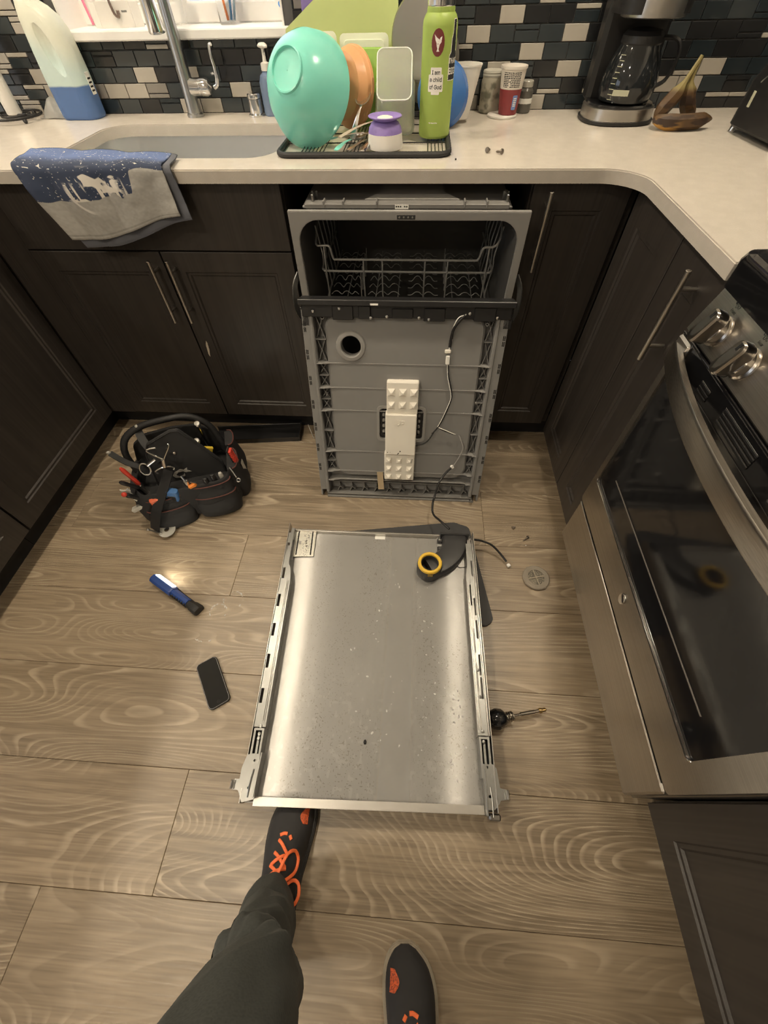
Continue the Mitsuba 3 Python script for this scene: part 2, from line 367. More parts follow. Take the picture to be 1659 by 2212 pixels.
part(sk, 'drain', mv(lathe([(.045, 0), (.045, .003), (.035, .004), (.03, -.002)], 28), t=(-.695, .28, ZC - .2335)), 'm_chrome', 'round chrome drain')

# ---------------------------------------------------------------- cabinets
def shaker(w, h, rail=.062, t=.02):
    """door in local x right, y up, z toward the viewer; lower left corner at origin"""
    def R(i, z): return np.array([(i, i, z), (w - i, i, z), (w - i, h - i, z), (i, h - i, z)], float)
    return loft([R(0, 0), R(0, t - .0015), R(.0015, t), R(rail, t), R(rail + .003, t - .004), R(rail + .010, t - .004), R(rail + .014, t - .009)])
def slab(w, h, t=.02):
    return bx(0, w, 0, h, 0, t, .0015)
def FB(x, z, y=.02): return fr((x, y, z), (1, 0, 0), (0, 0, 1), (0, -1, 0))           # back run, faces the camera
def FR(y, z, x): return fr((x, y, z), (0, -1, 0), (0, 0, 1), (-1, 0, 0))              # right run, faces left; local x runs toward the camera
def FL(y, z, x): return fr((x, y, z), (0, 1, 0), (0, 0, 1), (1, 0, 0))                # left run, faces right; local x runs away
def bar_handle(par, x, y, L, M, off=.034):
    """bar pull along local y, centre x, from y to y+L, in front of z = .02"""
    h = part(par, 'handle', mv(cyl((x, y, .02 + off), (x, y + L, .02 + off), .0058, 16), M), 'm_nickel', 'brushed nickel bar handle')
    for q in (.18, .82): part(h, 'post', mv(cyl((x, y + L * q, .0195), (x, y + L * q, .02 + off), .0045, 12), M), 'm_nickel')
sc = thing('sink_cabinet', 'dark espresso cabinet under the sink with a plain front and two shaker doors', 'cabinet')
part(sc, 'body', cat([bx(-1.235, -.357, .021, .04, .1, .884), bx(-1.235, -1.215, .04, .6, .1, .70), bx(-.377, -.357, .04, .6, .1, .884), bx(-1.21, -.38, .04, .6, .1, .118), bx(-1.283, -1.165, .004, .021, .1, .884)]), 'm_cab')
part(sc, 'false_front', mv(slab(.802, .162), FB(-1.162, .721)), 'm_cab', 'plain upper front panel')
d1 = part(sc, 'door', mv(shaker(.402, .612, .055), FB(-1.162, .105)), 'm_cab', 'left shaker door')
d2 = part(sc, 'door', mv(shaker(.396, .612, .055), FB(-.756, .105)), 'm_cab', 'right shaker door with a pale chip in its edge')
bar_handle(d1, .378, .415, .186, FB(-1.162, .105)); bar_handle(d2, .028, .415, .186, FB(-.756, .105))
part(d2, 'chip', mv(ext(Polygon([(0, .0), (.004, .035), (.0105, .052), (.013, .044), (.010, .018), (.003, -.012)]), .0008, .0199), FB(-.735, .385)), 'm_chipwood', 'pale chipped spot')
part(sc, 'toe_kick', bx(-1.335, -.357, .065, .08, 0, .1), 'm_kick')
mat('m_chipwood', (.42, .36, .29), .7)
def side_cabinet(label, y0, y1, x, face, ydoor, kickx, handle=None):
    c = thing('cabinet', label, 'cabinet'); s = 1 if face == 'r' else -1
    part(c, 'body', cat([bx(x + s * .021, x + s * .035, y0, y1, .1, .884), bx(x + s * .035, x + s * .55, y0, y0 + .016, .1, .884), bx(x + s * .035, x + s * .55, y1 - .016, y1, .1, .884), bx(x + s * .035, x + s * .55, y0 + .016, y1 - .016, .1, .116)]), 'm_cab')
    for a, b in ydoor:
        M = FR(b, .105, x + .02) if face == 'r' else FL(a, .105, x - .02)
        d = part(c, 'door', mv(shaker(b - a, .775, .062), M), 'm_cab', 'shaker door')
        if handle: bar_handle(d, handle if face == 'r' else handle, .582, .182, M)
    part(c, 'toe_kick', bx(kickx, kickx + s * .014, y0, .064 if y1 == .0 else y1, 0, .1), 'm_kick')
    return c
side_cabinet('dark espresso shaker cabinet of the left run nearest the sink corner', -.607, .0, -1.26, 'l', [(-.604, -.006)], -1.3257)
side_cabinet('dark espresso shaker cabinet of the left run at the left photo edge', -1.22, -.6085, -1.26, 'l', [(-1.217, -.611)], -1.3257, .03)
side_cabinet('dark espresso corner cabinet beside the narrow back cabinet right of the dishwasher', -.316, -.001, .535, 'r', [(-.3145, -.035)], .6015)
side_cabinet('narrow dark cabinet with a tall bar handle against the oven', -.5235, -.3175, .535, 'r', [(-.522, -.319)], .6015, .128)
side_cabinet('dark shaker cabinet on the near side of the oven, lower right', -1.84, -1.232, .565, 'r', [(-1.838, -1.236)], .63)
nc = thing('cabinet', 'narrow dark cabinet between the dishwasher and the right corner', 'cabinet')
part(nc, 'body', cat([bx(.287, .303, .02, .6, .1, .884), bx(.303, .556, .021, .04, .1, .884), bx(.303, .553, .04, .6, .1, .116)]), 'm_cab')
nd = part(nc, 'door', mv(shaker(.243, .775, .058), FB(.29, .105)), 'm_cab', 'shaker door')
bar_handle(nd, .038, .582, .184, FB(.29, .105))
part(nc, 'toe_kick', bx(.287, .6, .065, .08, 0, .1), 'm_kick')

# ---------------------------------------------------------------- oven range
rg = thing('oven_range', 'stainless steel oven range with a black glass door, front knobs and a black cooktop', 'range')
YA, YB = -.5265, -1.229
part(rg, 'body', cat([bx(.535, 1.15, YB, YA, .10, .875, .002)]), 'm_steel_dk')
part(rg, 'plinth', bx(.60, 1.10, YB + .02, YA - .02, .0, .1), 'm_black_matte')
dw = part(rg, 'drawer', cat([bx(.508, .535, YB + .003, YA - .003, .118, .283, .004), ]), 'm_brush', 'stainless storage drawer')
part(dw, 'lip', tube([(.509, YA - .006, .2835), (.509, YB + .02, .2835)], .0022, 8), 'm_chrome', 'bright rolled top edge')
fy0, fy1, fz0, fz1 = YB + .001, YA - .002, .297, .745
wy0, wy1, wz0, wz1 = -1.182, -.546, .392, .700
ring = ext(Polygon(rrect(fy1 - fy0, fz1 - fz0, .012, 5, (fy0 + fy1) / 2, (fz0 + fz1) / 2)).difference(Polygon(rrect(wy1 - wy0, .8, .010, 5, (wy0 + wy1) / 2, wz0 + .4))), .030)
MD = fr((.505, 0, 0), (0, 1, 0), (0, 0, 1), (1, 0, 0))
od = part(rg, 'oven_door', mv(ring, MD), 'm_brush', 'stainless door frame')
part(od, 'window', bx(.5095, .534, wy0, wy1, wz0, .752), 'm_black_gloss', 'black glass pane')
part(od, 'window_edge', tube(np.array([(.5052, y, z) for y, z in rrect(wy1 - wy0, .8, .010, 4, (wy0 + wy1) / 2, wz0 + .4) if z < .74]), .0016, 6), 'm_chrome', 'bright edge of the glass')
part(od, 'inner_window_trim', tube([(.5082, wy0 + .06, .462), (.5082, wy1 - .06, .462)], .0016, 6), 'm_trimline', 'dark line of the inner window')
part(od, 'badge', mv(lathe([(.014, 0), (.0155, .001), (.0155, .003), (.012, .0042), (.001, .0042)], 28), fr((.5052, -.862, .348), (0, -.75, 0), (0, 0, 1.0), (-1, 0, 0))), 'm_chrome', 'small round emblem')
mat('m_trimline', (.10, .09, .08), .4)
# vent strip above the door
part(rg, 'vent_strip', cat([bx(.499, .535, YB + .004, YA - .006, .752, .800, .002), tube([(.4985, YA - .01, .803), (.4985, YB + .01, .803)], .0018, 6), tube([(.4985, YA - .12, .7535), (.4985, YB + .01, .7535)], .0012, 6)]), 'm_black_gloss', 'black vent strip')
for (a, b) in ((-.655, -.688), (-.735, -.84), (-.90, -1.005), (-1.06, -1.10)):
    for q in range(4 if a != -.655 else 3):
        z = .762 + q * .0075
        part(rg, 'vent_slot', bx(.4965, .4995, b, a, z, z + .0052, .001), 'm_kick', 'vent slot')
        part(rg, 'slot_edge', tube([(.4972, a, z + .0058), (.4972, b, z + .0058)], .0006, 5), 'm_steel_dk')
# slanted control panel
CPo, CPu = np.array([.502, 0, .806]), np.array([.526 - .502, 0, .884 - .806]); CPu /= np.linalg.norm(CPu)
CPn = np.array([-CPu[2], 0, CPu[0]])
def MC(y, v): return fr(CPo + CPu * v + np.array([0, y, 0]), (0, -1, 0), CPu, CPn)
part(rg, 'control_panel', mv(bx(0, YA - YB - .003, -.002, .082, -.03, 0, .003), MC(YA - .0015, 0)), 'm_brush_v', 'stainless control panel')
def knob(y, v):
    k = part(rg, 'knob', mv(lathe([(.024, 0), (.0245, .004), (.021, .006), (.0205, .016), (.019, .018), (.001, .018)], 32), MC(y, v)), 'm_knob', 'stainless control knob')
    g = loft([np.column_stack([rrect(w, h, r, 5, 0, cy), np.full(24, z)]) for z, w, h, r, cy in ((.014, .030, .052, .012, .001), (.017, .033, .055, .013, .001), (.033, .026, .056, .010, 0), (.036, .020, .052, .008, 0))])
    part(k, 'grip', mv(g, MC(y, v) @ rot(-8)), 'm_knob')
    part(k, 'grip_inlay', mv(ext(Polygon(circ(.0075, 24, .021)), .0012, .0352), MC(y, v) @ rot(-8)), 'm_steel_dk')
    part(k, 'pointer', mv(bx(-.0025, .0025, .014, .026, .0358, .0372, .0005), MC(y, v) @ rot(-8)), 'm_black')
for i, y in enumerate((-.598, -.690, -1.06, -1.15)):
    knob(y, .034)
    lab = 'Front' if i % 2 == 0 else 'Rear'
    ms = [text(lab, .0042, MC(y + .010, .063), .0004)]
    for q, (dx, dy) in enumerate(((-.006, .002), (-.001, .006), (-.001, -.002), (.005, .006), (.005, -.001))):
        o = Polygon(circ(.0024, 16, .0032)); o = o if q == (0 if i % 2 == 0 else 1) else o.difference(Polygon(circ(.0017, 16, .0025)))
        ms.append(mv(ext(affinity.translate(o, dx, dy), .0004), MC(y + .012, .073)))
    part(rg, 'burner_mark', cat(ms), 'm_black', 'black printed burner marks')
part(rg, 'cooktop', loft([np.column_stack([rrect(w, h, r, 8, .835 + (.64 - w) / 2 * .0, (YA + YB) / 2), np.full(36, z)]) for z, w, h, r in ((.876, .61, .68, .02), (.886, .65, .699, .025), (.925, .652, .701, .027), (.936, .645, .694, .027), (.939, .63, .678, .027), (.936, .615, .66, .02))]), 'm_black_gloss', 'black glass cooktop')
# bowed handle
hy = np.linspace(YA - .010, YB + .012, 41); hu = (hy - hy[0]) / (hy[-1] - hy[0])
bow = .448 + .052 * (np.abs(2 * hu - 1) ** 2.2)
hp = np.column_stack([bow, hy, np.full(41, .765)])
part(od, 'handle', loft([np.array([p + np.array([a, 0, c]) for a, c in ((-.006, -.021), (.004, -.021), (.006, -.017), (.006, .017), (.004, .021), (-.006, .021), (-.009, .016), (-.009, -.016))]) for p in hp]), 'm_brush', 'bowed stainless door handle')
for a in (YA - .010, YB + .012):
    s = -1 if a > -.9 else 1
    part(od, 'handle_mount', bx(.492, .512, a + s * .045, a, .748, .800, .004), 'm_steel', 'handle mount')
for nm, ax in (('m_brush', 'h'), ('m_brush_v', 'v')):
    def bc(p, n, uv): return mix((.40, .375, .34), (.50, .47, .43), noise(p.y * 3.0, p.z * 700.0, p.x * 700.0))
    scene[nm] = {'type': 'twosided', 'bsdf': {'type': 'principled', 'base_color': proc(bc), 'metallic': 1.0, 'roughness': .30}}
mat('m_knob', (.42, .39, .35), .2, 1.0)
pot = thing('cooking_pot', 'black pot rim at the far corner of the cooktop', 'pot')
part(pot, 'bowl', mv(lathe([(.085, 0), (.10, .01), (.108, .075), (.111, .078), (.106, .078), (.098, .012), (.08, .004), (.001, .004)], 48, False), t=(.70, -.652, .9395)), 'm_black')
part(pot, 'handle', mv(bx(-.012, .012, .108, .15, .055, .070, .005), loc(.70, -.652, .9395, 40)), 'm_black')
# ---------------------------------------------------------------- dishwasher (pulled a little out of its bay)
mat('m_foam', (.74, .71, .64), .8)
mat('m_wire', (.42, .42, .41), .35, .6)
mat('m_label', (.75, .75, .72), .5)
mat('m_tubin', (.10, .10, .098), .5)
mat('m_inner', (.208, .206, .203), .5, spec=.4)
mat('m_tape', (.48, .38, .25), .5)
dw_ = thing('dishwasher', 'open grey dishwasher tub with an empty wire rack, standing in the bay under the worktop', 'dishwasher')
def XZ(y): return fr((0, y, 0), (1, 0, 0), (0, 0, 1), (0, -1, 0))       # local (x, z, toward the viewer)
outer = sbox(-.331, .05, .282, .8415); opening = Polygon(rrect(.574, .77, .055, 8, -.0245, .4375))
part(dw_, 'front_frame', cat([mv(ext(outer.difference(opening), .013), XZ(-.059)), mv(ext(outer.buffer(-.0015, 2).difference(opening.buffer(.0015)), .0012, .013), XZ(-.059))]), 'm_grey_lt', 'flat grey front frame')
def rr3(w, h, r, y, cx=-.0245, cz=.4375): p = rrect(w, h, r, 8, cx, cz); return np.column_stack([p[:, 0], np.full(len(p), y), p[:, 1]])
tub = loft([rr3(.594, .79, .06, -.060), rr3(.590, .786, .06, .30), rr3(.574, .77, .06, .50), rr3(.556, .75, .05, .494), rr3(.570, .765, .055, .30), rr3(.574, .77, .055, -.060)], close=True)
part(dw_, 'tub', tub, 'm_tubin', 'dark tub interior'); part(dw_, 'tub_back', mv(ext(Polygon(rrect(.56, .755, .05, 6, -.0245, .4375)), .004), XZ(.4965)), 'm_tubin')
part(dw_, 'top_channel', cat([bx(-.288, .228, -.058, -.030, .8415, .853, .002)] + [bx(x, x + .004, -.060, -.034, .845, .859, .001) for x in (-.24, -.19, -.105, .115, .17)]), 'm_grey', 'grey channel along the tub top')
part(dw_, 'top_plate', cat([bx(-.30, .24, -.03, .47, .834, .8405, .002), ext(Polygon([(-.135, -.034), (-.098, .02), (-.085, .20), (.06, .20), (.068, .02), (.105, -.034)]), .016, .840)]), 'm_grey_lt', 'raised grey tub top')
for x in (-.268, .222): part(dw_, 'mounting_tab', cat([bx(x - .003, x + .003, -.045, -.005, .842, .868, .001), bx(x - .008, x + .008, -.010, -.006, .842, .866, .001)]), 'm_zinc', 'upright metal mounting tab')
part(dw_, 'rating_label', bx(-.057, -.023, -.0595, -.0585, .8425, .8515), 'm_label', 'white printed label')
part(dw_, 'label_print', cat([bx(-.055 + i * .0052, -.0515 + i * .0052, -.0599, -.0594, .8465, .8492) for i in range(6) if i != 3]), 'm_black')
part(dw_, 'door_latch', bx(-.052, -.004, -.0735, -.06, .824, .835, .001), 'm_grey_dk', 'dark latch slot')
for i in range(4): part(dw_, 'latch_pin', cyl((-.045 + i * .011, -.0745, .8295), (-.045 + i * .011, -.0725, .8295), .0022, 10), 'm_grey')
for x, s in ((-.331, -1), (.282, 1)):
    part(dw_, 'hinge_arm', tube(spline([(x + s * .004, -.05, .685), (x + s * .018, -.07, .655), (x + s * .018, -.09, .60), (x + s * .004, -.08, .56)], 16), 0, 4, flat=(.002, .008)), 'm_zinc', 'bent metal hinge arm')
# rack
rk = part(dw_, 'rack', tube(spline([(-.275, .30, .668), (-.279, .05, .668), (-.271, .012, .668), (-.245, .005, .668), (-.02, .005, .667), (.195, .005, .667), (.219, .012, .667), (.227, .05, .667), (.224, .30, .667)], 80), .0032, 8), 'm_wire', 'grey wire dish rack')
W_ = lambda pts, r=.0026, n=60: part(rk, 'wire', tube(spline(pts, n), r, 7), 'm_wire')
W_([(-.290, .34, .785), (-.292, .12, .775), (-.287, .02, .745), (-.283, .004, .737), (-.272, .003, .7365), (-.255, .003, .7365), (-.247, .003, .733), (-.242, .003, .712), (-.238, .003, .702), (-.225, .003, .7005), (-.10, .003, .7005),
    (.05, .003, .7005), (.165, .003, .7005), (.178, .003, .7025), (.183, .003, .712), (.187, .003, .728), (.195, .003, .7345), (.215, .003, .7355), (.228, .006, .745), (.236, .03, .765), (.240, .12, .785), (.238, .34, .79)], .0032, 130)
W_([(-.27, .36, .587), (-.272, .05, .587), (-.262, .012, .587), (-.235, .006, .587), (0, .006, .587), (.19, .006, .587), (.212, .012, .587), (.222, .05, .587), (.22, .36, .587)], .003, 80)
for x, z in ((-.264, .736), (-.152, .7), (-.0965, .7), (.0285, .7), (.094, .7), (.206, .734)):
    W_([(x, .0035, z), (x, .002, (z + .587) / 2), (x + .0005, .006, .588)], .0024, 12)
for s, x in ((-1, -.276), (1, .229)):
    for q in range(6):
        y = .035 + q * .05
        W_([(x + s * .012, y, .775), (x + s * .006, y + .003, .735), (x - s * .001, y - .004, .70), (x + s * .002, y + .002, .668), (x - s * .004, y, .63), (x - s * .008, y + .004, .589)], .0021, 26)
for q in range(7):
    y = .03 + q * .047; a = .010 + .003 * (q % 3)
    for x0, x1, ph in ((-.262, -.175, 0), (-.145, -.045, 1), (-.02, .075, 2), (.10, .205, 0)):
        xx = np.linspace(x0, x1, 9)
        W_([(x, y, .589 + a * (abs(math.sin((i + ph) * 1.05)) if 0 < i < 8 else 0)) for i, x in enumerate(xx)], .0013, 30)
for x in (-.21, -.12, -.05, .03, .12, .18):
    W_([(x, .008, .586), (x, .36, .586)], .0018, 4)
for x in (-.165, .095):
    for q in range(5): W_([(x, .02 + .045 * q, .588), (x + .001, .024 + .045 * q, .655)], .0017, 4)

# ---------------------------------------------------------------- inner door, lifted off and leaning on the tub
U0, Vv, Nn = np.array([0, -.335, .003]), np.array([0, .2807, .9598]), np.array([0, -.9598, .2807])
DM = fr(U0, (1, 0, 0), Vv, Nn)
dr_ = thing('inner_door_shell', 'grey plastic inner door shell leaning against the dishwasher tub, a white foam block on it', 'appliance door')
def dp(name, mesh, m, label=None, par=None, smooth=30): return part(par or dr_, name, mv(mesh, DM), m, label, smooth)
hole = (-.183, .554)
def nrr(u0, u1, v0, v1, r, n): return np.column_stack([rrect(u1 - u0, v1 - v0, r, 8, (u0 + u1) / 2, (v0 + v1) / 2), np.full(36, n)])
back = ext(sbox(-.306, .020, .256, .66).difference(Point(hole).buffer(.031, 24)), .004, -.046)
dp('back_sheet', back, 'm_inner')
pan = loft([nrr(-.262, .215, .088, .650, .05, -.0418), nrr(-.258, .211, .092, .648, .048, -.018), nrr(-.252, .205, .098, .644, .044, -.0125), nrr(-.20, .15, .16, .60, .04, -.0118)])
pan = sub(pan, cyl((*hole, -.08), (*hole, .02), .031, 40), bx(-.104, .054, .246, .364, -.035, .0, .004))
dp('centre_panel', pan, 'm_inner', 'smooth raised centre panel')
dp('hole_collar', mv(loft([np.column_stack([circ(r, 40), np.full(40, z)]) for r, z in ((.0305, -.04), (.0305, -.007), (.033, -.0055), (.042, -.0065), (.0455, -.012), (.0455, -.014), (.034, -.03))], close=True), t=(*hole, 0)), 'm_grey_lt', 'round collar of the vent hole')
for s, (a, b, c, d) in ((-1, (-.323, -.317, -.300, -.289)), (1, (.236, .247, .266, .272))):
    o1, o2 = (a, b) if s < 0 else (c, d)
    i1, i2 = (c, d) if s < 0 else (a, b)
    fl = dp('side_flange', cat([bx(o1, o2, .004, .655, -.046, -.004, .0012), bx(min(o1, i1), max(o2, i2), .03, .655, -.010, -.004, .0012), bx(i1, i2, .02, .655, -.046, .001, .003)]), 'm_inner', 'stepped side flange')
    xs = (o1 + .0035) if s < 0 else (o2 - .0095)
    for q in range(7):
        v = .594 - q * .0795 - (.03 if s > 0 else 0)
        if v < .03: continue
        for du in (0, .0042):
            for dv in (0, .016): dp('slot', bx(xs + du, xs + du + .0024, v + dv, v + dv + .0125, -.0045, -.0030), 'm_kick', par=fl)
# cross braces in the channels
vs = (.640, .572, .503, .464, .425, .386, .348, .272, .195, .154, .113)
for u0, u1 in ((-.288, -.262), (.216, .236)):
    for a, b in zip(vs[1:], vs[:-1]):
        for p0, p1 in (((u0, a), (u1, b)), ((u1, a), (u0, b))):
            dp('brace', ext(LineString([p0, p1]).buffer(.0012, cap_style=2), .018, -.042), 'm_inner', smooth=False)
        dp('brace_step', bx(u0 - .004, u1 + .004, a - .0012, a + .0012, -.042, -.012), 'm_inner', smooth=False)
# ribs right across
for v, w0, w1 in ((.503, -.303, .251), (.426, -.303, .250), (.349, -.306, .257), (.196, -.306, .257), (.114, -.298, .241), (.076, -.298, .241)):
    pts = [(w0, -.006), (-.272, -.002), (-.245, -.0095), (-.20, -.0100), (.16, -.0100), (.205, -.0095), (.228, -.002), (w1, -.006)]
    poly = Polygon(pts + [(w1, -.042), (w0, -.042)])
    dp('rib', mv(ext(poly, .0026), fr((0, v - .0013, 0), (1, 0, 0), (0, 0, 1), (0, -1, 0)), (0, .0026, 0)), 'm_grey_lt', 'thin cross rib', smooth=False)
    for q0, q1, s in ((w0 + .004, -.262, 1), (w1 - .004, .216, -1)):
        dp('rib_flare', loft([np.array([(q0, v - .0012, -.006), (q1, v - .0012, -.012), (q1, v + .0012, -.012), (q0, v + .0012, -.006)]), np.array([((q0 + q1) / 2 - .008, v, .0025), ((q0 + q1) / 2 + .008, v, .0025), ((q0 + q1) / 2 + .008, v + .001, .0025), ((q0 + q1) / 2 - .008, v + .001, .0025)])]), 'm_grey_lt', smooth=False)
# bottom tray with zigzag stiffeners
dp('bottom_tray', cat([bx(-.300, .250, .010, .016, -.046, -.004, .001), bx(-.300, .250, -.003, .006, -.040, -.001, .002), bx(-.300, .250, .058, .061, -.045, -.020, .001)]), 'm_grey', 'bottom tray')
for q in range(11):
    u = -.262 + q * .047
    dp('stiffener', cat([ext(LineString([(u, .016), (u + .010, .036)]).buffer(.0015, cap_style=2), .022, -.043), ext(LineString([(u + .010, .036), (u + .022, .026)]).buffer(.0015, cap_style=2), .022, -.043), ext(LineString([(u + .010, .036), (u + .008, .055)]).buffer(.0012, cap_style=2), .018, -.043)]), 'm_grey', smooth=False)
dp('foot_bolt', mv(cyl((.247, -.002, -.02), (.247, .012, .012), .006, 12), None), 'm_zinc', 'small bolt at the bottom corner')
# screw bosses
for u, v in ((-.262, .633), (.212, .622), (-.269, .402), (.214, .386)):
    r = .0048 if v > .6 else .0026
    dp('boss', mv(loft([np.column_stack([circ(q, 20), np.full(20, z)]) for q, z in ((r, -.03), (r, -.006), (r * .65, -.006), (r * .65, -.03))], close=True), t=(u, v, 0)), 'm_grey_lt')
# console at the top
cs = dp('console', cat([bx(-.325, .281, .6685, .684, -.040, .016, .002), bx(-.318, .275, .636, .670, -.044, .002, .002), bx(-.23, -.17, .630, .668, -.02, .006, .002), bx(-.155, -.12, .634, .668, -.02, .008, .002), bx(-.06, .0, .636, .662, -.02, .007, .002), bx(.03, .09, .630, .664, -.02, .006, .002), bx(.17, .23, .632, .668, -.02, .008, .002),
        bx(-.325, -.300, .61, .66, -.044, -.004, .002), bx(.255, .280, .61, .66, -.044, -.004, .002)]), 'm_black', 'black control console strip')
for u, v in ((-.285, .652), (-.209, .660), (-.120, .637), (-.074, .641), (.017, .639), (.045, .635), (.158, .652), (.235, .642)):
    dp('screw', mv(lathe([(.0042, 0), (.0040, .0015), (.002, .0028), (.001, .0030)], 14), t=(u, v, .0065)), 'm_chrome', 'bright screw head', par=cs)
dp('foil_tag', bx(-.120, -.098, .671, .676, .0155, .0165), 'm_label', 'small silver tag', par=cs)
# detergent dispenser frame behind the foam
dsp = dp('dispenser', ext(Polygon(rrect(.164, .128, .016, 6, -.025, .305)).difference(Polygon(rrect(.146, .110, .012, 6, -.025, .305))), .012, -.020), 'm_grey_lt', 'raised dispenser surround')
dp('gasket', ext(Polygon(rrect(.148, .112, .012, 6, -.025, .305)).difference(Polygon(rrect(.124, .088, .012, 6, -.025, .305))), .008, -.026), 'm_black', 'black gasket', par=dsp)
dp('inner_plate', bx(-.092, .042, .255, .355, -.032, -.024, .003), 'm_grey_dk', par=dsp)
for q in range(4): dp('clip', cat([bx(-.090, -.080, .268 + q * .02, .280 + q * .02, -.026, -.017, .002), bx(.031, .040, .268 + q * .02, .280 + q * .02, -.026, -.017, .002)]), 'm_grey_lt', par=dsp)
for u, v in ((-.094, .349), (.044, .349)): dp('screw', mv(lathe([(.004, 0), (.003, .002), (.001, .0022)], 12), t=(u, v, -.018)), 'm_chrome', par=dsp)
# white foam block
fm = dp('foam_block', cat([bx(-.073, .0275, .352, .457, -.016, .014, .003), bx(-.0765, .0265, .205, .354, -.016, .024, .003), bx(-.080, .0260, .095, .204, -.016, .012, .003)]), 'm_foam', 'white moulded foam block')
def pyr(u, v, w, h, z, t=.0055):
    return trimesh.convex.convex_hull(np.array([(u - w, v - w, z), (u + w, v - w, z), (u + w, v + w, z), (u - w, v + w, z), (u - t * .5, v - t * .5, z + h), (u + t * .5, v - t * .5, z + h), (u + t * .5, v + t * .5, z + h), (u - t * .5, v + t * .5, z + h)]))
for u in (-.058, -.022, .013):
    for v in (.382, .424): dp('stud', pyr(u, v, .0125, .013, .0135), 'm_foam', par=fm, smooth=False)
for u in (-.064, -.028, .009):
    for v in (.110, .144, .178): dp('stud', pyr(u, v, .0105, .012, .0115), 'm_foam', par=fm, smooth=False)
dp('raised_letters', text('UP', .016, fr((-.026, .326, .0235), (1, 0, 0), (0, 1, 0), (0, 0, 1)), .0022), 'm_foam', 'raised letters UP', par=fm)
for u, v, r in ((-.031, .212, .0022), (-.025, .220, .0025), (-.068, .215, .0014), (-.058, .2145, .001), (-.034, .2085, .0012)): dp('speck', mv(lathe([(r, 0), (r, .0006), (.0002, .0008)], 8), t=(u, v, .0238)), 'm_black', par=fm)
dp('tape', mv(bx(-.012, .010, -.038, .038, -.0008, .0008), fr((-.094, .076, -.0075), (1, .03, 0), (-.06, 1, 0), (0, 0, 1))), 'm_tape', 'strip of tan tape')
# wiring
hw = lambda pts, r, m, lab=None, n=40: dp('wire', tube(spline([(a, b, c) for a, b, c in pts], n), r, 8), m, lab)
hw([(.145, .648, .006), (.130, .632, .008), (.118, .612, .004), (.114, .585, -.006), (.112, .558, -.008)], .0042, 'm_black', 'black sleeved wire')
hw([(.148, .650, .006), (.126, .640, .010), (.114, .605, .002), (.116, .578, -.006), (.1105, .55, -.006)], .0016, 'm_white')
dp('connector', bx(.099, .117, .541, .551, -.012, -.001, .002), 'm_foam', 'pale plug connector'); dp('connector', bx(.104, .116, .508, .534, -.012, -.001, .002), 'm_label', 'pale plug connector')
hw([(.112, .51, -.008), (.117, .475, -.006), (.131, .425, -.004), (.132, .395, -.004), (.114, .335, -.003), (.098, .302, -.002), (.086, .285, .0), (.080, .280, .0)], .0022, 'm_black', 'thin black wire')
hw([(.110, .51, -.006), (.115, .47, -.004), (.129, .42, -.002), (.130, .397, -.002), (.112, .340, -.001), (.097, .304, .0)], .0011, 'm_white')
hw([(.089, .290, .0), (.070, .252, -.004), (.052, .236, -.006), (.028, .226, -.010), (.02, .226, -.02)], .0020, 'm_grey_dk')
hw([(.101, .303, .002), (.120, .296, .003), (.150, .282, .0), (.160, .277, -.004)], .0014, 'm_white'); hw([(.101, .300, .001), (.120, .292, .002), (.150, .279, -.002)], .0012, 'm_black')
hw([(.172, .274, -.006), (.183, .252, .0), (.190, .228, .004), (.181, .195, .006), (.168, .168, .008), (.160, .160, .010)], .0022, 'm_grey_lt')
dp('connector', mv(bx(-.005, .005, -.007, .007, -.004, .004, .002), fr((.160, .159, .012), (.8, .6, 0), (-.6, .8, 0), (0, 0, 1))), 'm_white', 'small white clip')
cab_w = [tuple((DM @ np.array([a, b, c, 1]))[:3]) for a, b, c in ((.158, .155, .012), (.140, .140, .022), (.118, .110, .040), (.104, .060, .060))] + [(.098, -.405, .075), (.098, -.425, .060), (.104, -.452, .068), (.122, -.490, .092), (.150, -.525, .098)]
part(dr_, 'cable', tube(spline(cab_w, 60), .0036, 10), 'm_black', 'black cable running down to the panel on the floor')

# ---------------------------------------------------------------- stainless outer panel lying face down on the floor
Q = dict(FL=np.array([-.392, -.530, .0]), FR=np.array([.231, -.528, .0]), NL=np.array([-.350, -1.297, .0]), NR=np.array([.237, -1.277, .0]))
ZF, ZN = .052, .060
def Qp(s, t, h):
    """s 0..1 left to right, t 0..1 near to far, h height over the sheet"""
    s, t, h = np.broadcast_arrays(np.asarray(s, float), np.asarray(t, float), np.asarray(h, float)); s_, t_ = s[..., None], t[..., None]
    P = (1 - t_) * ((1 - s_) * Q['NL'] + s_ * Q['NR']) + t_ * ((1 - s_) * Q['FL'] + s_ * Q['FR'])
    P = P.copy(); P[..., 2] = ZN + (ZF - ZN) * t + h; return P
def qbox(s0, s1, t0, t1, h0, h1, b=.0008):
    m = bx(s0 * .605, s1 * .605, t0 * .765, t1 * .765, h0, h1, b); v = m.vertices
    return tm(Qp(v[:, 0] / .605, v[:, 1] / .765, v[:, 2]), m.faces)
def qext(poly_st, h, z, sc=(.605, .765)):
    m = ext(poly_st, h, z); v = m.vertices; return tm(Qp(v[:, 0] / sc[0], v[:, 1] / sc[1], v[:, 2]), m.faces)
op = thing('steel_door_panel', 'stainless steel outer door panel lying face down on the floor, hinge rails along its sides', 'appliance panel')
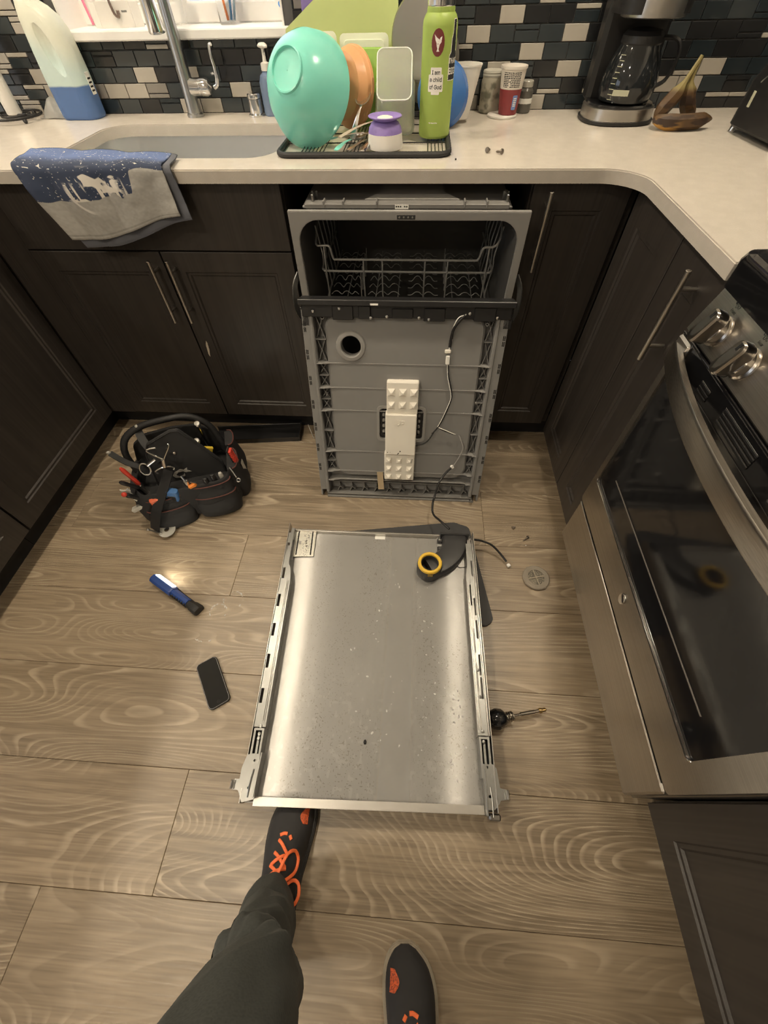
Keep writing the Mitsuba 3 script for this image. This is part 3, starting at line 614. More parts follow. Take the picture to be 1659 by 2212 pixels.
def sheet_col(p, n, uv):
    f = fbm(p.x * 7, p.y * 7, 0, 3)
    spot = smoothstep(.80, .86, noise(p.x * 340, p.y * 340)) * smoothstep(.40, .75, fbm(p.x * 12 + 5, p.y * 3, 0, 2))
    spot2 = smoothstep(.70, .86, noise(p.x * 120 + 9, p.y * 90)) * smoothstep(-.88, -1.15, p.y)
    c = mix((.42, .41, .395), (.48, .47, .455), f)
    c = mix(c, (.22, .20, .16), spot * .55)
    return mix(c, (.72, .71, .69), spot2 * .16)
def sheet_h(p, n, uv):
    w = smoothstep(-.10, .15, p.x) * smoothstep(-.95, -.62, p.y)
    return .00022 * dr.sin((p.y + .12 * fbm(p.x * 9, p.y * 4, 0, 2)) * 520.0) * w * .35 + .00016 * fbm(p.x * 11, p.y * 5, 0, 2)
scene['m_sheet'] = {'type': 'twosided', 'bsdf': {'type': 'bumpmap', 'arbitrary': proc(sheet_h, 1e-3), 'scale': 1.0,
    'bsdf': {'type': 'blendbsdf', 'weight': .24, 'a_': {'type': 'roughconductor', 'material': 'none', 'distribution': 'ggx', 'alpha_u': .42, 'alpha_v': .55, 'specular_reflectance': proc(sheet_col)},
             'b_': {'type': 'roughconductor', 'material': 'none', 'distribution': 'ggx', 'alpha_u': .015, 'alpha_v': .60, 'specular_reflectance': proc(sheet_col)}}}}
shm = qbox(.006, .994, .002, .998, -.0018, 0, 0)
part(op, 'sheet', shm, 'm_sheet', 'large smooth steel sheet', smooth=False, uv=shm.vertices[:, :2])
part(op, 'far_lip', qbox(.02, .985, .990, 1.0, -.002, .016, .002), 'm_steel', 'folded far edge')
part(op, 'near_lip', qext(sbox(.028, -.004, .577, .0135), .0022, .012), 'm_brush_p', 'folded near edge')
part(op, 'near_lip_wall', qbox(.045, .955, -.006, -.002, -.002, .0142, .0008), 'm_steel')
mat('m_brush_p', (.60, .58, .55), .34, 1.0)
part(op, 'bar_handle', cat([cyl(Qp(.10, .90, -.027), Qp(.90, .90, -.027), .011, 20), cyl(Qp(.16, .90, -.027), Qp(.16, .90, -.001), .007, 14), cyl(Qp(.84, .90, -.027), Qp(.84, .90, -.001), .007, 14)]), 'm_steel', 'bar handle under the panel')
# side walls and rails
part(op, 'side_wall', qbox(0, .0045, .0, 1.014, -.002, .0350, .0006), 'm_steel', 'left folded side')
part(op, 'side_wall', qbox(.9955, 1, .0, 1.0, -.002, .0385, .0006), 'm_steel', 'right folded side')
lr = Polygon([(.004, .155), (.004, .735), (.020, .735), (.020, .62), (.029, .60), (.034, .56), (.034, .155)])
LW = .605; hs = []
for a, b in ((-.566 + .02, -.566 - .0), (-.600, -.638), (-.692, -.730), (-.783, -.822), (-.874, -.911), (-.962, -.999), (-1.051, -1.087)):
    t0, t1 = [(y + 1.297) / .767 * .765 for y in (b, a)]
    if t1 < .73: hs.append(sbox(.0055, t0, .0135, t1))
rail = part(op, 'hinge_rail', qext(lr.difference(unary_union(hs)), .0012, .0335), 'm_zinc', 'galvanised left hinge rail with slots')
part(op, 'rail_lip', qbox(.0545, .0570, .205, .735, .016, .0350, .0004), 'm_zinc')
part(rail, 'groove', cat([qbox(.040, .0425, .22, .73, .0345, .0362, .0004), qbox(.0465, .049, .22, .73, .0345, .0362, .0004)]), 'm_steel_dk')
for t in (.205, .152 + .03, .17): part(rail, 'rivet', mv(lathe([(.0045, 0), (.0038, .0016), (.001, .0022)], 14), t=Qp(.035, t, .0346)), 'm_zinc')
rr_ = Polygon([(.571, .155), (.571, .60), (.577, .64), (.577, .72), (.601, .72), (.601, .155)])
hs = [sbox(.588, a, .5935, a + .055) for a in (.60, .47, .40, .30, .24)] + [sbox(.579, a, .583, a + .07) for a in (.50, .36, .26)]
rail2 = part(op, 'hinge_rail', qext(rr_.difference(unary_union(hs)), .0012, .0335), 'm_zinc', 'galvanised right hinge rail')
part(rail2, 'groove', cat([qbox(.948, .9515, .22, .72, .0345, .0375, .0004), qbox(.9585, .961, .22, .60, .0345, .0362, .0004), qbox(.985, .9895, .20, .96, .0345, .0385, .0006)]), 'm_steel')
for t in (.215, .185, .32, .41): part(rail2, 'rivet', mv(lathe([(.0045, 0), (.0038, .0016), (.001, .0022)], 14), t=Qp(.965, t, .0346)), 'm_zinc')
part(op, 'rail_wall', qbox(.0535, .0555, .20, .74, .002, .0335, .0004), 'm_steel_dk'); part(op, 'rail_wall', qbox(.944, .946, .20, .80, .002, .0335, .0004), 'm_steel_dk')
# spring housings at the near end
for (a, b, c, d) in ((.010, .054, .085, .20), (.946, .990, .085, .20)):
    part(op, 'spring_box', cat([qbox(a, a + .010, c, d, .0, .0355, .0006), qbox(b - .010, b, c, d, .0, .0355, .0006), qbox(a, b, d - .008, d, .0, .0355, .0006), qbox(a + .016, b - .016, c, d - .01, .012, .030, .001)]), 'm_zinc', 'spring housing')
BL = [(-.3545, -1.2019), (-.3419, -1.1986), (-.3284, -1.1986), (-.3238, -1.2016), (-.317, -1.2873), (-.3442, -1.2949), (-.3561, -1.2751), (-.3588, -1.2723), (-.3736, -1.2725), (-.3776, -1.2554), (-.3704, -1.2511), (-.3601, -1.2512), (-.3609, -1.2279)]
BR = [(.2089, -1.1852), (.2328, -1.1844), (.2405, -1.1927), (.2451, -1.2305), (.2605, -1.2322), (.2592, -1.2513), (.2443, -1.2536), (.2404, -1.2605), (.2295, -1.2718), (.2085, -1.2732)]
for nm, pts, holes, lipx, sg in (('left', BL, ((-.3335, -1.2125), (-.3345, -1.2665)), -.3205, -1), ('right', BR, ((.2185, -1.1915), (.2205, -1.2475)), .213, 1)):
    pl = Polygon(pts)
    for h in holes: pl = pl.difference(Point(h).buffer(.003))
    hb = part(op, 'hinge_bracket', cat([ext(pl.buffer(-.0015, 3).buffer(.0015, 4), .0022, .0925)]), 'm_zinc', f'{nm} hinge bracket with a hooked tab')
    ys = [p[1] for p in pts]
    part(hb, 'edge_flange', cat([bx(lipx - .0018, lipx + .0018, -1.284, -1.195, .062, .0965, .0006), tube(spline([(lipx - sg * -.010, -1.23, .0955), (lipx + sg * .012, -1.255, .0965), (lipx + sg * .012, -1.285, .0955)], 12), .0018, 6)]), 'm_zinc')
    tx = (-.3745, -.2) if sg < 0 else (.2600, -.2)
    part(hb, 'tab', cat([bx(tx[0] - .002, tx[0] + .002, -1.271 if sg < 0 else -1.251, -1.254 if sg < 0 else -1.233, .090, .104, .001), bx(tx[0] - sg * .006 - .0008, tx[0] - sg * .006 + .0008, -1.271 if sg < 0 else -1.251, -1.254 if sg < 0 else -1.233, .092, .0975, .0004)]), 'm_chrome', 'turned up tab')
    part(hb, 'end_foot', bx(lipx + sg * .004, lipx + sg * .030, -1.292, -1.278, .058, .088, .003), 'm_steel_dk')
# small plate with two slots, far left
pm = Polygon([(-.373, -.532), (-.302, -.528), (-.296, -.632), (-.365, -.636)]).buffer(-.003).buffer(.003)
pl1 = part(op, 'corner_plate', ext(pm, .0025, .057), 'm_plate', 'speckled zinc corner plate')
def plate_col(p, n, uv): return mix((.70, .69, .62), (.30, .30, .28), smoothstep(.62, .78, noise(p.x * 260, p.y * 420)) * smoothstep(-.345, -.338, p.x) * smoothstep(-.312, -.32, p.x))
scene['m_plate'] = {'type': 'twosided', 'bsdf': {'type': 'principled', 'base_color': proc(plate_col), 'metallic': .8, 'roughness': .4}}
for a, b in (((-.3605, -.540), (-.3555, -.627)), ((-.313, -.538), (-.307, -.625))): part(pl1, 'slot', ext(LineString([a, b]).buffer(.0022), .0008, .0592), 'm_kick', 'dark slot')
part(pl1, 'screw', cyl((-.348, -.584, .059), (-.348, -.584, .071), .0045, 14), 'm_chrome', 'bright stud')
for x, y in ((-.329, -.573), (-.328, -.583), (-.326, -.594)): part(pl1, 'dimple', mv(lathe([(.0034, 0), (.0030, .0016), (.0016, .0016), (.001, .0008)], 12), t=(x, y, .0593)), 'm_steel_dk')
part(op, 'corner_tab', cat([bx(-.384, -.372, -.575, -.535, .06, .078, .001), bx(-.384, -.374, -.640, -.605, .06, .080, .001)]), 'm_zinc')
part(op, 'sticker', mv(bx(-.0175, .0175, -.010, .010, 0, .0006), loc(-.0805, -.540, .0528)), 'm_label', 'small white sticker')
# black vent duct with a yellow gasket
pl2 = part(op, 'corner_plate', ext(Polygon([(.112, -.532), (.214, -.530), (.216, -.640), (.185, -.645), (.115, -.60)]), .0025, .056), 'm_plate2', 'zinc plate under the duct')
mat('m_plate2', (.45, .45, .44), .35, .9)
mat('m_duct', (.030, .030, .032), .38); mat('m_yellow', (.72, .46, .045), .5)
cl = spline([(.170, -.535), (.170, -.560), (.166, -.585), (.152, -.612), (.125, -.640), (.085, -.6625)], 40)
tn = np.gradient(cl, axis=0); tn /= np.linalg.norm(tn, axis=1, keepdims=True); nr = np.column_stack([-tn[:, 1], tn[:, 0]])
wd = np.interp(np.linspace(0, 1, 40), [0, .35, .8, 1], [.041, .040, .037, .036])
rings = []
for i in range(40):
    hh = np.interp(i / 39, [0, .2, 1], [.083, .086, .088])
    prof = [(-1, .058), (1, .058), (1, hh - .010), (.86, hh - .002), (.6, hh), (0, hh + .001), (-.6, hh), (-.86, hh - .002), (-1, hh - .010)]
    rings.append(np.array([(*(cl[i] + nr[i] * wd[i] * a), z) for a, z in prof]))
du = part(op, 'vent_duct', loft(rings), 'm_duct', 'curved black plastic vent duct')
part(du, 'mouth', mv(loft([np.column_stack([circ(r, 48), np.full(48, z)]) for r, z in ((.039, .056), (.040, .092), (.034, .106), (.0265, .106), (.0255, .070), (.0255, .062), (.02, .060))], close=True), t=(.085, -.6625, 0)), 'm_duct', 'round black mouth')
part(du, 'mouth_floor', mv(lathe([(.030, .060), (.030, .063), (.001, .063)], 32), t=(.085, -.6625, 0)), 'm_duct')
part(du, 'gasket', mv(loft([np.column_stack([circ(r, 56), np.full(56, z)]) for r, z in ((.0275, .104), (.0275, .1125), (.0295, .1145), (.0345, .1145), (.0370, .1125), (.0375, .104))], close=True), t=(.085, -.6625, 0)), 'm_yellow', 'yellow foam gasket ring')
part(du, 'flange', cat([bx(.120, .218, -.540, -.532, .056, .090, .003), bx(.113, .130, -.56, -.545, .058, .072, .003), bx(.113, .128, -.59, -.575, .058, .070, .003)]), 'm_duct')
part(du, 'screw', mv(lathe([(.005, 0), (.004, .002), (.001, .003)], 12), t=(.121, -.552, .072)), 'm_chrome')
part(du, 'clip', cat([cyl((.080 + i * .004, -.7015, .094), (.080 + i * .004, -.7045, .108), .0009, 6) for i in range(4)]), 'm_yellow')
part(op, 'lead', tube(spline([(.236, -.535, .055), (.262, -.535, .050), (.300, -.545, .040), (.330, -.566, .022), (.350, -.590, .012)], 40), .0035, 9), 'm_black', 'short black cable')
part(op, 'plug', mv(bx(-.006, .006, -.006, .006, 0, .009, .002), loc(.357, -.602, .004, 30)), 'm_label', 'white plug at the cable end')
# drops of water on the sheet
dg = np.random.default_rng(5); dm = []
def drop(x, y, r, z0, e=1.0, rz=0):
    d = lathe([(r, 0), (r * .9, r * .28), (r * .6, r * .46), (r * .02, r * .52)], 9); d.apply_scale((1, e, 1)); d.apply_transform(rot(math.degrees(rz))); d.apply_translation((x, y, z0)); return d
for s, t, n_, sp in ((.60, .80, 6, .035), (.56, .70, 7, .03), (.52, .66, 5, .02), (.72, .72, 6, .05), (.74, .56, 7, .05), (.50, .55, 4, .04), (.80, .33, 10, .06), (.88, .28, 12, .05), (.72, .25, 10, .08), (.55, .22, 8, .10), (.62, .34, 6, .12), (.84, .14, 8, .04), (.40, .30, 6, .10)):
    for q in range(n_):
        P = Qp(np.clip(s + dg.normal(0, sp * .35), .1, .92), np.clip(t + dg.normal(0, sp), .05, .95), 0.0); dm.append(drop(P[0], P[1], dg.uniform(.0010, .0028), P[2] - .0002, dg.uniform(1, 1.8), dg.uniform(0, 3)))
solo('water_drops', cat(dm), 'm_drop', 'scattered water drops on the steel panel on the floor', 'water', kind='stuff', smooth=True)
solo('debris_speck', mv(sph((0, 0, 0), 1, 2, (.0035, .0055, .003)), t=Qp(.475, .175, .003)), 'm_black_matte', 'dark speck of dirt on the steel panel near its lower edge', 'dirt')
# black mat under the panel
mt = Polygon([(-.262, -.505), (.178, -.4365), (.232, -.455), (.288, -.80), (.262, -.818), (.20, -.80), (-.23, -.60)]).buffer(-.02, 8).buffer(.02, 8)
solo('foam_mat', cat([ext(mt, .0105, 0), ext(mt.buffer(-.0015), .0015, .0105)]), 'm_mat', 'thin dark grey rounded mat under the far right corner of the steel panel', 'mat')
mat('m_mat', (.035, .035, .037), .6)
# ---------------------------------------------------------------- things on the worktop
Z = ZC + .0003
def axis(o, d, up=(0, 0, 1)):
    """frame whose local z runs along d"""
    d = np.asarray(d, float); d /= np.linalg.norm(d); u = np.cross(up, d); u /= np.linalg.norm(u)
    return fr(o, u, np.cross(d, u), d)
def shell(prof, n=48):
    """closed lathe shell from an (r, z) loop"""
    return loft([np.column_stack([circ(max(r, 1e-5), n), np.full(n, z)]) for r, z in prof], close=True)
def rs(w, h, r, z, n=6, cx=0, cy=0): p = rrect(w, h, r, n, cx, cy); return np.column_stack([p, np.full(len(p), z)])
mat('m_film', (.55, .55, .53), .25, spec=.6, spec_trans=.0)
mat('m_teal', (.22, .66, .56), .22, spec=.5); mat('m_orange_pl', (.70, .36, .17), .35); mat('m_lime', (.27, .47, .07), .35)
mat('m_board', (.50, .58, .24), .5); mat('m_bottle', (.33, .45, .10), .42); mat('m_blue_pl', (.055, .17, .48), .3); mat('m_purple', (.24, .17, .46), .45)
mat('m_white_pl', (.72, .70, .66), .35); mat('m_pale', (.62, .66, .52), .4)
scene['m_frost'] = {'type': 'principledthin', 'base_color': {'type': 'rgb', 'value': [.96, .97, .92]}, 'roughness': .2, 'spec_trans': .6, 'diff_trans': 1.1, 'eta': 1.25}
scene['m_filmt'] = {'type': 'principledthin', 'base_color': {'type': 'rgb', 'value': [.85, .85, .83]}, 'roughness': .3, 'spec_trans': .6, 'diff_trans': .8, 'eta': 1.4}
# paper towel holder
ph = thing('paper_towel_holder', 'nearly empty white paper towel core on a black wire stand at the left edge', 'paper towel holder')
part(ph, 'core', mv(shell([(.021, 0), (.0225, .002), (.0225, .27), (.0205, .27), (.0205, 0)], 28), loc(-1.371, .528, Z + .013)), 'm_white_pl', 'white cardboard core')
wr = circ(.078, 48); part(ph, 'wire_base', cat([tube(np.column_stack([wr[:, 0] - 1.362, wr[:, 1] + .516, np.full(48, Z + .013)]), .0035, 8, True), tube(np.column_stack([wr[:, 0] * .55 - 1.366, wr[:, 1] * .55 + .522, np.full(48, Z + .013)]), .003, 8, True),
    cyl((-1.44, .516, Z + .013), (-1.284, .516, Z + .013), .003, 8), cyl((-1.371, .528, Z + .008), (-1.371, .528, Z + .29), .004, 8)]), 'm_black', 'black wire ring base')
for a in (200, 320, 80): part(ph, 'foot', sph((-1.362 + .078 * math.cos(math.radians(a)), .516 + .078 * math.sin(math.radians(a)), Z + .0065), .0065), 'm_rubber')
U_, V_ = None, None
def bagf(U, V):
    x, y = (U - .5) * .10, (V - .5) * .07; r = np.hypot(U - .5, V - .5)
    z = .050 * np.clip(1 - r * 2.0, 0, 1) ** .7 + .022 * (meshkit.fbm(np.stack([U * 6, V * 6, U * 0], -1), 3, 4) - .4) * np.clip(1.1 - r * 2, 0, 1)
    return np.stack([x - 1.240, y + .562, np.maximum(z, 0) + Z + .002], -1)
bm, _ = sheet(bagf, 26, 20, .001); solo('plastic_bag', bm, 'm_filmt', 'crumpled clear plastic wrap behind the wire stand', 'plastic bag', smooth=20)
solo('cord', cat([tube(spline([(-1.20, .585, Z + .006), (-1.225, .575, Z + .014), (-1.245, .583, Z + .010), (-1.262, .572, Z + .02), (-1.275, .588, Z + .008)], 40), .004, 8), sph((-1.20, .583, Z + .010), .009, 2)]), 'm_black', 'short black cord with a plug lying beside the soap jug', 'cord')
# jug
def jugc(p, n, uv):
    lvl = .990 + .004 * fbm(p.x * 30, p.y * 30, 0, 2)
    t = smoothstep(-.003, .003, p.z - lvl); t2 = smoothstep(1.03, 1.11, p.z + .4 * (p.x + 1.14))
    return mix((.085, .16, .36), mix((.50, .62, .60), (.66, .68, .58), t2), t)
mat('m_jug', proc(jugc), .35, spec=.4)
jg = thing('soap_jug', 'tall translucent jug half full of blue liquid by the left end of the window', 'bottle')
J = uni(loft([rs(w, d, r, z, 8, cx, 0) for z, w, d, r, cx in ((0, .122, .080, .03, 0), (.006, .132, .088, .035, 0), (.10, .134, .090, .036, 0), (.15, .130, .088, .036, 0), (.19, .124, .086, .036, .0), (.215, .112, .082, .036, -.005), (.235, .088, .072, .034, -.014), (.250, .058, .054, .026, -.026), (.262, .040, .040, .0199, -.034), (.275, .038, .038, .0189, -.035), (.30, .038, .038, .0189, -.035))]))
J = sub(J, mv(sph((0, 0, 0), 1, 3, (.020, .022, .062)), rot(-14, 'y'), (.006, -.052, .155)))
J = J.subdivide_to_size(.02) if len(J.faces) < 100 else J
part(jg, 'body', mv(J, loc(-1.140, .548, Z)), 'm_jug', 'translucent jug body with blue liquid', smooth=50)
part(jg, 'label', mv(bx(-.001, .001, -.012, .010, .055, .105, .0005), loc(-1.0725, .548, Z)), 'm_label', 'pale side label')
part(jg, 'label_print', cat([mv(bx(.0008, .0014, -.010, .006, .062 + q * .009, .066 + q * .009), loc(-1.0725, .548, Z)) for q in range(4)]), 'm_black')
# faucet
fc = thing('faucet', 'tall chrome pull-down kitchen faucet in front of the window', 'faucet')
part(fc, 'stem', mv(lathe([(.027, 0), (.027, .006), (.0225, .010), (.0215, .03), (.019, .10), (.0165, .24), (.0155, .30)], 32), t=(-.756, .552, Z)), 'm_sat', 'tall satin stem')
mat('m_sat', (.50, .51, .52), .28, 1.0)
arc = [(-.756, .552, Z + .295)] + [(-.757, .552 - .055 * (1 - math.cos(a)), Z + .295 + .075 * math.sin(a)) for a in np.linspace(.3, math.pi - .1, 10)] + [(-.757, .440, Z + .27)]
part(fc, 'spout', tube(spline(arc, 40), .0135, 16), 'm_sat'); part(fc, 'spray_head', mv(lathe([(.013, .10), (.0175, .085), (.021, .03), (.0235, .006), (.022, .0), (.018, -.001), (.001, .001)][::-1], 28), fr((-.758, .455, Z + .187), (1, 0, 0), (0, 1, .12), (0, -.12, 1))), 'm_chrome', 'dark chrome spray head')
part(fc, 'valve', mv(lathe([(.021, 0), (.021, .030), (.0205, .031), (.0205, .033), (.0215, .034), (.0215, .050), (.017, .062), (.006, .068), (.001, .069)], 28), fr((-.745, .550, Z + .068), (0, 1, 0), (0, 0, 1), (1, 0, 0))), 'm_chrome', 'round valve body')
part(fc, 'lever', tube(spline([(-.668, .550, Z + .066), (-.655, .549, Z + .075), (-.650, .546, Z + .105), (-.652, .544, Z + .135), (-.648, .538, Z + .155), (-.640, .535, Z + .158)], 30), np.linspace(.0065, .004, 30), 12), 'm_chrome', 'curved lever')
ag = thing('air_gap', 'short chrome air gap cap on the worktop behind the teal bowl', 'air gap cap')
part(ag, 'body', mv(lathe([(.026, 0), (.026, .004), (.0205, .007), (.0205, .040), (.019, .0405)], 32), t=(-.546, .552, Z)), 'm_chrome'); part(ag, 'cap', mv(lathe([(.0205, .041), (.0215, .043), (.0215, .050), (.019, .053), (.001, .053)], 32), t=(-.546, .552, Z)), 'm_chrome')
sd = thing('soap_dispenser', 'clear bluish soap bottle with a white pump beside the window', 'soap dispenser')
mat('m_soap', (.16, .22, .34), .15)
part(sd, 'bottle', mv(lathe([(.026, 0), (.028, .004), (.028, .075), (.022, .09), (.013, .097), (.013, .102)], 28), t=(-.492, .560, Z)), 'm_soap', 'bluish bottle')
part(sd, 'collar', mv(lathe([(.0145, .10), (.0145, .116), (.006, .119), (.0045, .135)], 24), t=(-.492, .560, Z)), 'm_white_pl'); part(sd, 'pump_head', mv(cat([lathe([(.0045, .133), (.0045, .145), (.014, .149), (.015, .152), (.009, .157), (.001, .158)], 24), mv(bx(-.004, .004, -.034, 0, .148, .154, .002), rot(35))]), t=(-.492, .560, Z)), 'm_white_pl', 'white pump head')
# drying rack
dk = thing('drying_rack', 'low black wire drying rack on the worktop under the washed dishes', 'dish rack')
rcx, rcy, rw, rh = -.1475, .285, .445, .445
pr = rrect(rw, rh, .035, 8, rcx, rcy)
part(dk, 'rim', tube(np.column_stack([pr, np.full(len(pr), Z + .006)]), .0062, 10, True), 'm_rubber', 'thick black rim')
for g0 in (-.31, -.20, .02):
    for q in range(7): part(dk, 'wire', cyl((g0 + q * .0095, rcy - rh / 2, Z + .0055), (g0 + q * .0095, rcy + rh / 2, Z + .0055), .0012, 6), 'm_black')
for y in (.10, .19, .29, .39, .47): part(dk, 'cross_wire', cyl((rcx - rw / 2, y, Z + .0035), (rcx + rw / 2, y, Z + .0035), .0014, 6), 'm_black')
ZR = Z + .0085
# teal bowl
tb = thing('bowl', 'large glossy teal plastic bowl standing on its rim in the drying rack', 'bowl')
TB = axis((-.304, .166, 1.0345), (-.34, -.80, .49)) @ np.diag([.94, .94, .94, 1.0])
bprof = [(.118, -.050), (.1205, -.0495), (.121, -.046), (.117, -.03), (.104, .005), (.082, .036), (.060, .054), (.0465, .0590), (.0455, .0655), (.0425, .0660), (.0410, .0600), (.001, .0590)]
iprof = [(.001, .0565), (.040, .0565), (.058, .052), (.080, .034), (.102, .003), (.115, -.03)]
part(tb, 'body', mv(lathe(bprof[::1] + iprof[:0], 64, False) if False else shell(bprof + iprof, 64), TB), 'm_teal')
ob = thing('bowl', 'peach orange plastic bowl on edge between the teal and the green dishes', 'bowl')
part(ob, 'body', mv(shell([(.078, -.022), (.0815, -.021), (.0815, -.014), (.0785, -.011), (.0770, -.002), (.0735, .002), (.066, .022), (.05, .028), (.001, .028), (.001, .0265), (.048, .0265), (.064, .020), (.072, .0), (.076, -.018)], 56), axis((-.205, .300, 1.008), (-.62, -.75, .18))), 'm_orange_pl')
def tray(name, label, mname, o, d, w, h, dep, r, rim=.004, roll=0, wall=.002, lip=True):
    """open box: local z runs to the closed base"""
    M = axis(o, d) @ rot(roll); k = thing(name, label, 'food container')
    sec = [rs(w, h, r, 0), rs(w + (.008 if lip else 0), h + (.008 if lip else 0), r, 0), rs(w + (.008 if lip else 0), h + (.008 if lip else 0), r, .004), rs(w + .001, h + .001, r, .005), rs(w * .9, h * .9, r * .9, dep - .006), rs(w * .87, h * .87, r * .85, dep), rs(.001, .001, .0004, dep),
           rs(.001, .001, .0004, dep - wall), rs(w * .87 - 2 * wall, h * .87 - 2 * wall, r * .8, dep - wall), rs(w * .9 - 2 * wall, h * .9 - 2 * wall, r * .85, dep - .007), rs(w - 2 * wall, h - 2 * wall, r * .9, .0)]
    part(k, 'body', mv(loft(sec, close=True), M), mname); return k, M
tray('food_container', 'lime green plastic tub standing on end behind the clear containers', 'm_lime', (-.155, .408, 1.000), (-.10, -.95, .25), .125, .135, .060, .022)
tray('food_container', 'deep green plastic tub low in the rack left of the clear containers', 'm_green2', (-.158, .345, .962), (.10, -.9, .2), .070, .070, .045, .02)
mat('m_green2', (.20, .36, .07), .4)
tray('food_container', 'pale translucent lid standing behind the teal bowl', 'm_pale', (-.275, .40, 1.030), (.0, -1, .2), .06, .135, .012, .012)
tray('food_container', 'pale translucent lid standing behind the green tubs', 'm_pale', (-.17, .445, 1.015), (.0, -1, .2), .13, .15, .012, .012)
k, M = tray('food_container', 'clear plastic deli container leaning bottom up in the rack', 'm_frost', (-.074, .285, .972), (.02, -.74, .67), .100, .125, .105, .018, wall=.0012)
part(k, 'base_rim', mv(tube(rs(.087, .109, .016, .1055), .0016, 6, True), M), 'm_clearrim', 'whitish base edge'); mat('m_clearrim', (.75, .78, .72), .3)
# cutting board
bd = Polygon([(-.418, .925), (-.405, 1.098), (-.300, 1.158), (-.19, 1.235), (-.075, 1.24), (-.083, .925)]).buffer(-.006, 6).buffer(.006, 6)
solo('cutting_board', mv(ext(bd, .005), fr((0, .470, -.05), (1, 0, 0), (0, .06, 1), (0, -1, .06)), (0, -.005, .05)), 'm_board', 'large pale green flexible cutting board propped against the window wall', 'cutting board')
# purple and white cup
pc = thing('cup', 'white cup with a purple flanged spout lid upside down at the front of the rack', 'cup')
PC = loc(-.091, .115, ZR)
part(pc, 'base', mv(lathe([(.042, 0), (.0455, .002), (.0455, .008), (.0425, .031)], 44), PC), 'm_white_pl'); part(pc, 'collar', mv(lathe([(.0428, .0308), (.0405, .040), (.034, .049), (.028, .0525), (.026, .056)], 44), PC), 'm_purple', 'purple collar')
part(pc, 'flange', mv(shell([(.024, .052), (.030, .0545), (.041, .0590), (.0425, .0610), (.041, .0622), (.030, .0595), (.020, .0565)], 48), PC), 'm_purple', 'purple flange'); part(pc, 'button', mv(lathe([(.021, .054), (.019, .0585), (.012, .0605), (.001, .061)], 32), PC), 'm_white_pl', 'white centre')
# cutlery
def spoon(name, label, o, ang, L=.17, tilt=4, m='m_chrome', fork=False, roll=0):
    k = thing(name, label, 'cutlery', None); M = loc(o[0], o[1], o[2], ang) @ rot(-tilt, 'y') @ rot(roll, 'x')
    n = 16; xs = np.linspace(0, L * .68, n); w = np.interp(xs / L, [0, .08, .4, .6, .68], [.006, .0085, .0045, .003, .0035]); hz = .004 + .006 * np.sin(xs / L * 4)
    part(k, 'handle', mv(loft([np.array([(x, a * ww, z + c * .0011) for a, c in ((-1, 0), (-.6, 1), (.6, 1), (1, 0), (.6, -1), (-.6, -1))]) for x, ww, z in zip(xs, w, hz)]), M), m if m != 'm_chrome' else 'm_chrome')
    if fork:
        part(k, 'head', mv(cat([bx(L * .66, L * .80, -.011, .011, .006, .008, .0008)] + [tube([(L * .79, -.0095 + q * .0063, .007), (L * .9, -.0095 + q * .0063, .005), (L, -.0095 + q * .0063, .009)], .0011, 6) for q in range(4)]), M), 'm_chrome')
    else:
        def sp(U, V): a = 2 * math.pi * V; r = U; return np.stack([L * .83 + r * .030 * np.cos(a), r * .020 * np.sin(a), .010 - .009 * (1 - r ** 2)], -1)
        ms, _ = sheet(sp, 9, 24, .0012); part(k, 'head', mv(ms, M), 'm_chrome')
    return k
mat('m_handle_b', (.40, .34, .27), .4)
spoon('fork', 'fork with a wide pale handle lying across the cutlery in the rack', (-.205, .080, ZR + .024), 42, .19, 6, 'm_handle_b', True)
spoon('spoon', 'steel spoon at the front of the cutlery heap', (-.185, .070, ZR + .001), 58, .16, 1)
spoon('spoon', 'steel spoon beside the purple lidded cup', (-.146, .062, ZR + .002), 74, .160, 2)
spoon('spoon', 'steel spoon standing up out of the cutlery heap', (-.178, .135, ZR + .010), 80, .16, 26)
spoon('fork', 'steel fork under the pale handled one', (-.235, .118, ZR + .013), 18, .15, 1, 'm_chrome', True)
spoon('spoon', 'teal handled spoon tucked under the teal bowl', (-.215, .068, ZR + .002), 66, .14, 1, 'm_teal')
# green bottle with stickers
gb = thing('water_bottle', 'tall lime green metal water bottle with stickers at the right of the rack', 'water bottle')
BC, BR_ = np.array([.036, .236]), .0415
part(gb, 'body', mv(lathe([(.0385, 0), (.0405, .003), (BR_, .006), (BR_, .195), (.0405, .203), (.037, .211), (.0335, .2145), (.033, .2155)], 56), t=(*BC, ZR)), 'm_bottle'); part(gb, 'neck', mv(lathe([(.0325, .2150), (.0325, .222), (.0315, .224)], 40), t=(*BC, ZR)), 'm_bottle')
part(gb, 'cap', mv(lathe([(.0315, .224), (.0325, .226), (.0325, .262), (.030, .266), (.001, .267)], 40), t=(*BC, ZR)), 'm_chrome', 'bright steel cap')
A0 = math.atan2(CAM[1] - BC[1], CAM[0] - BC[0])
def wrap(m2, ang, z, lift):
    """flat mesh (x right, y up, z out) bent round the bottle; ang: degrees to the right of the side facing the photographer"""
    m2 = m2.subdivide_to_size(.006); v = m2.vertices; a = A0 + math.radians(ang) + v[:, 0] / BR_; r = BR_ + lift + v[:, 2]
    return tm(np.column_stack([BC[0] + r * np.cos(a), BC[1] + r * np.sin(a), v[:, 1] + z]), m2.faces)
mat('m_stk_red', (.16, .035, .035), .4); mat('m_stk_w', (.78, .76, .72), .45); mat('m_stk_k', (.02, .022, .025), .4)
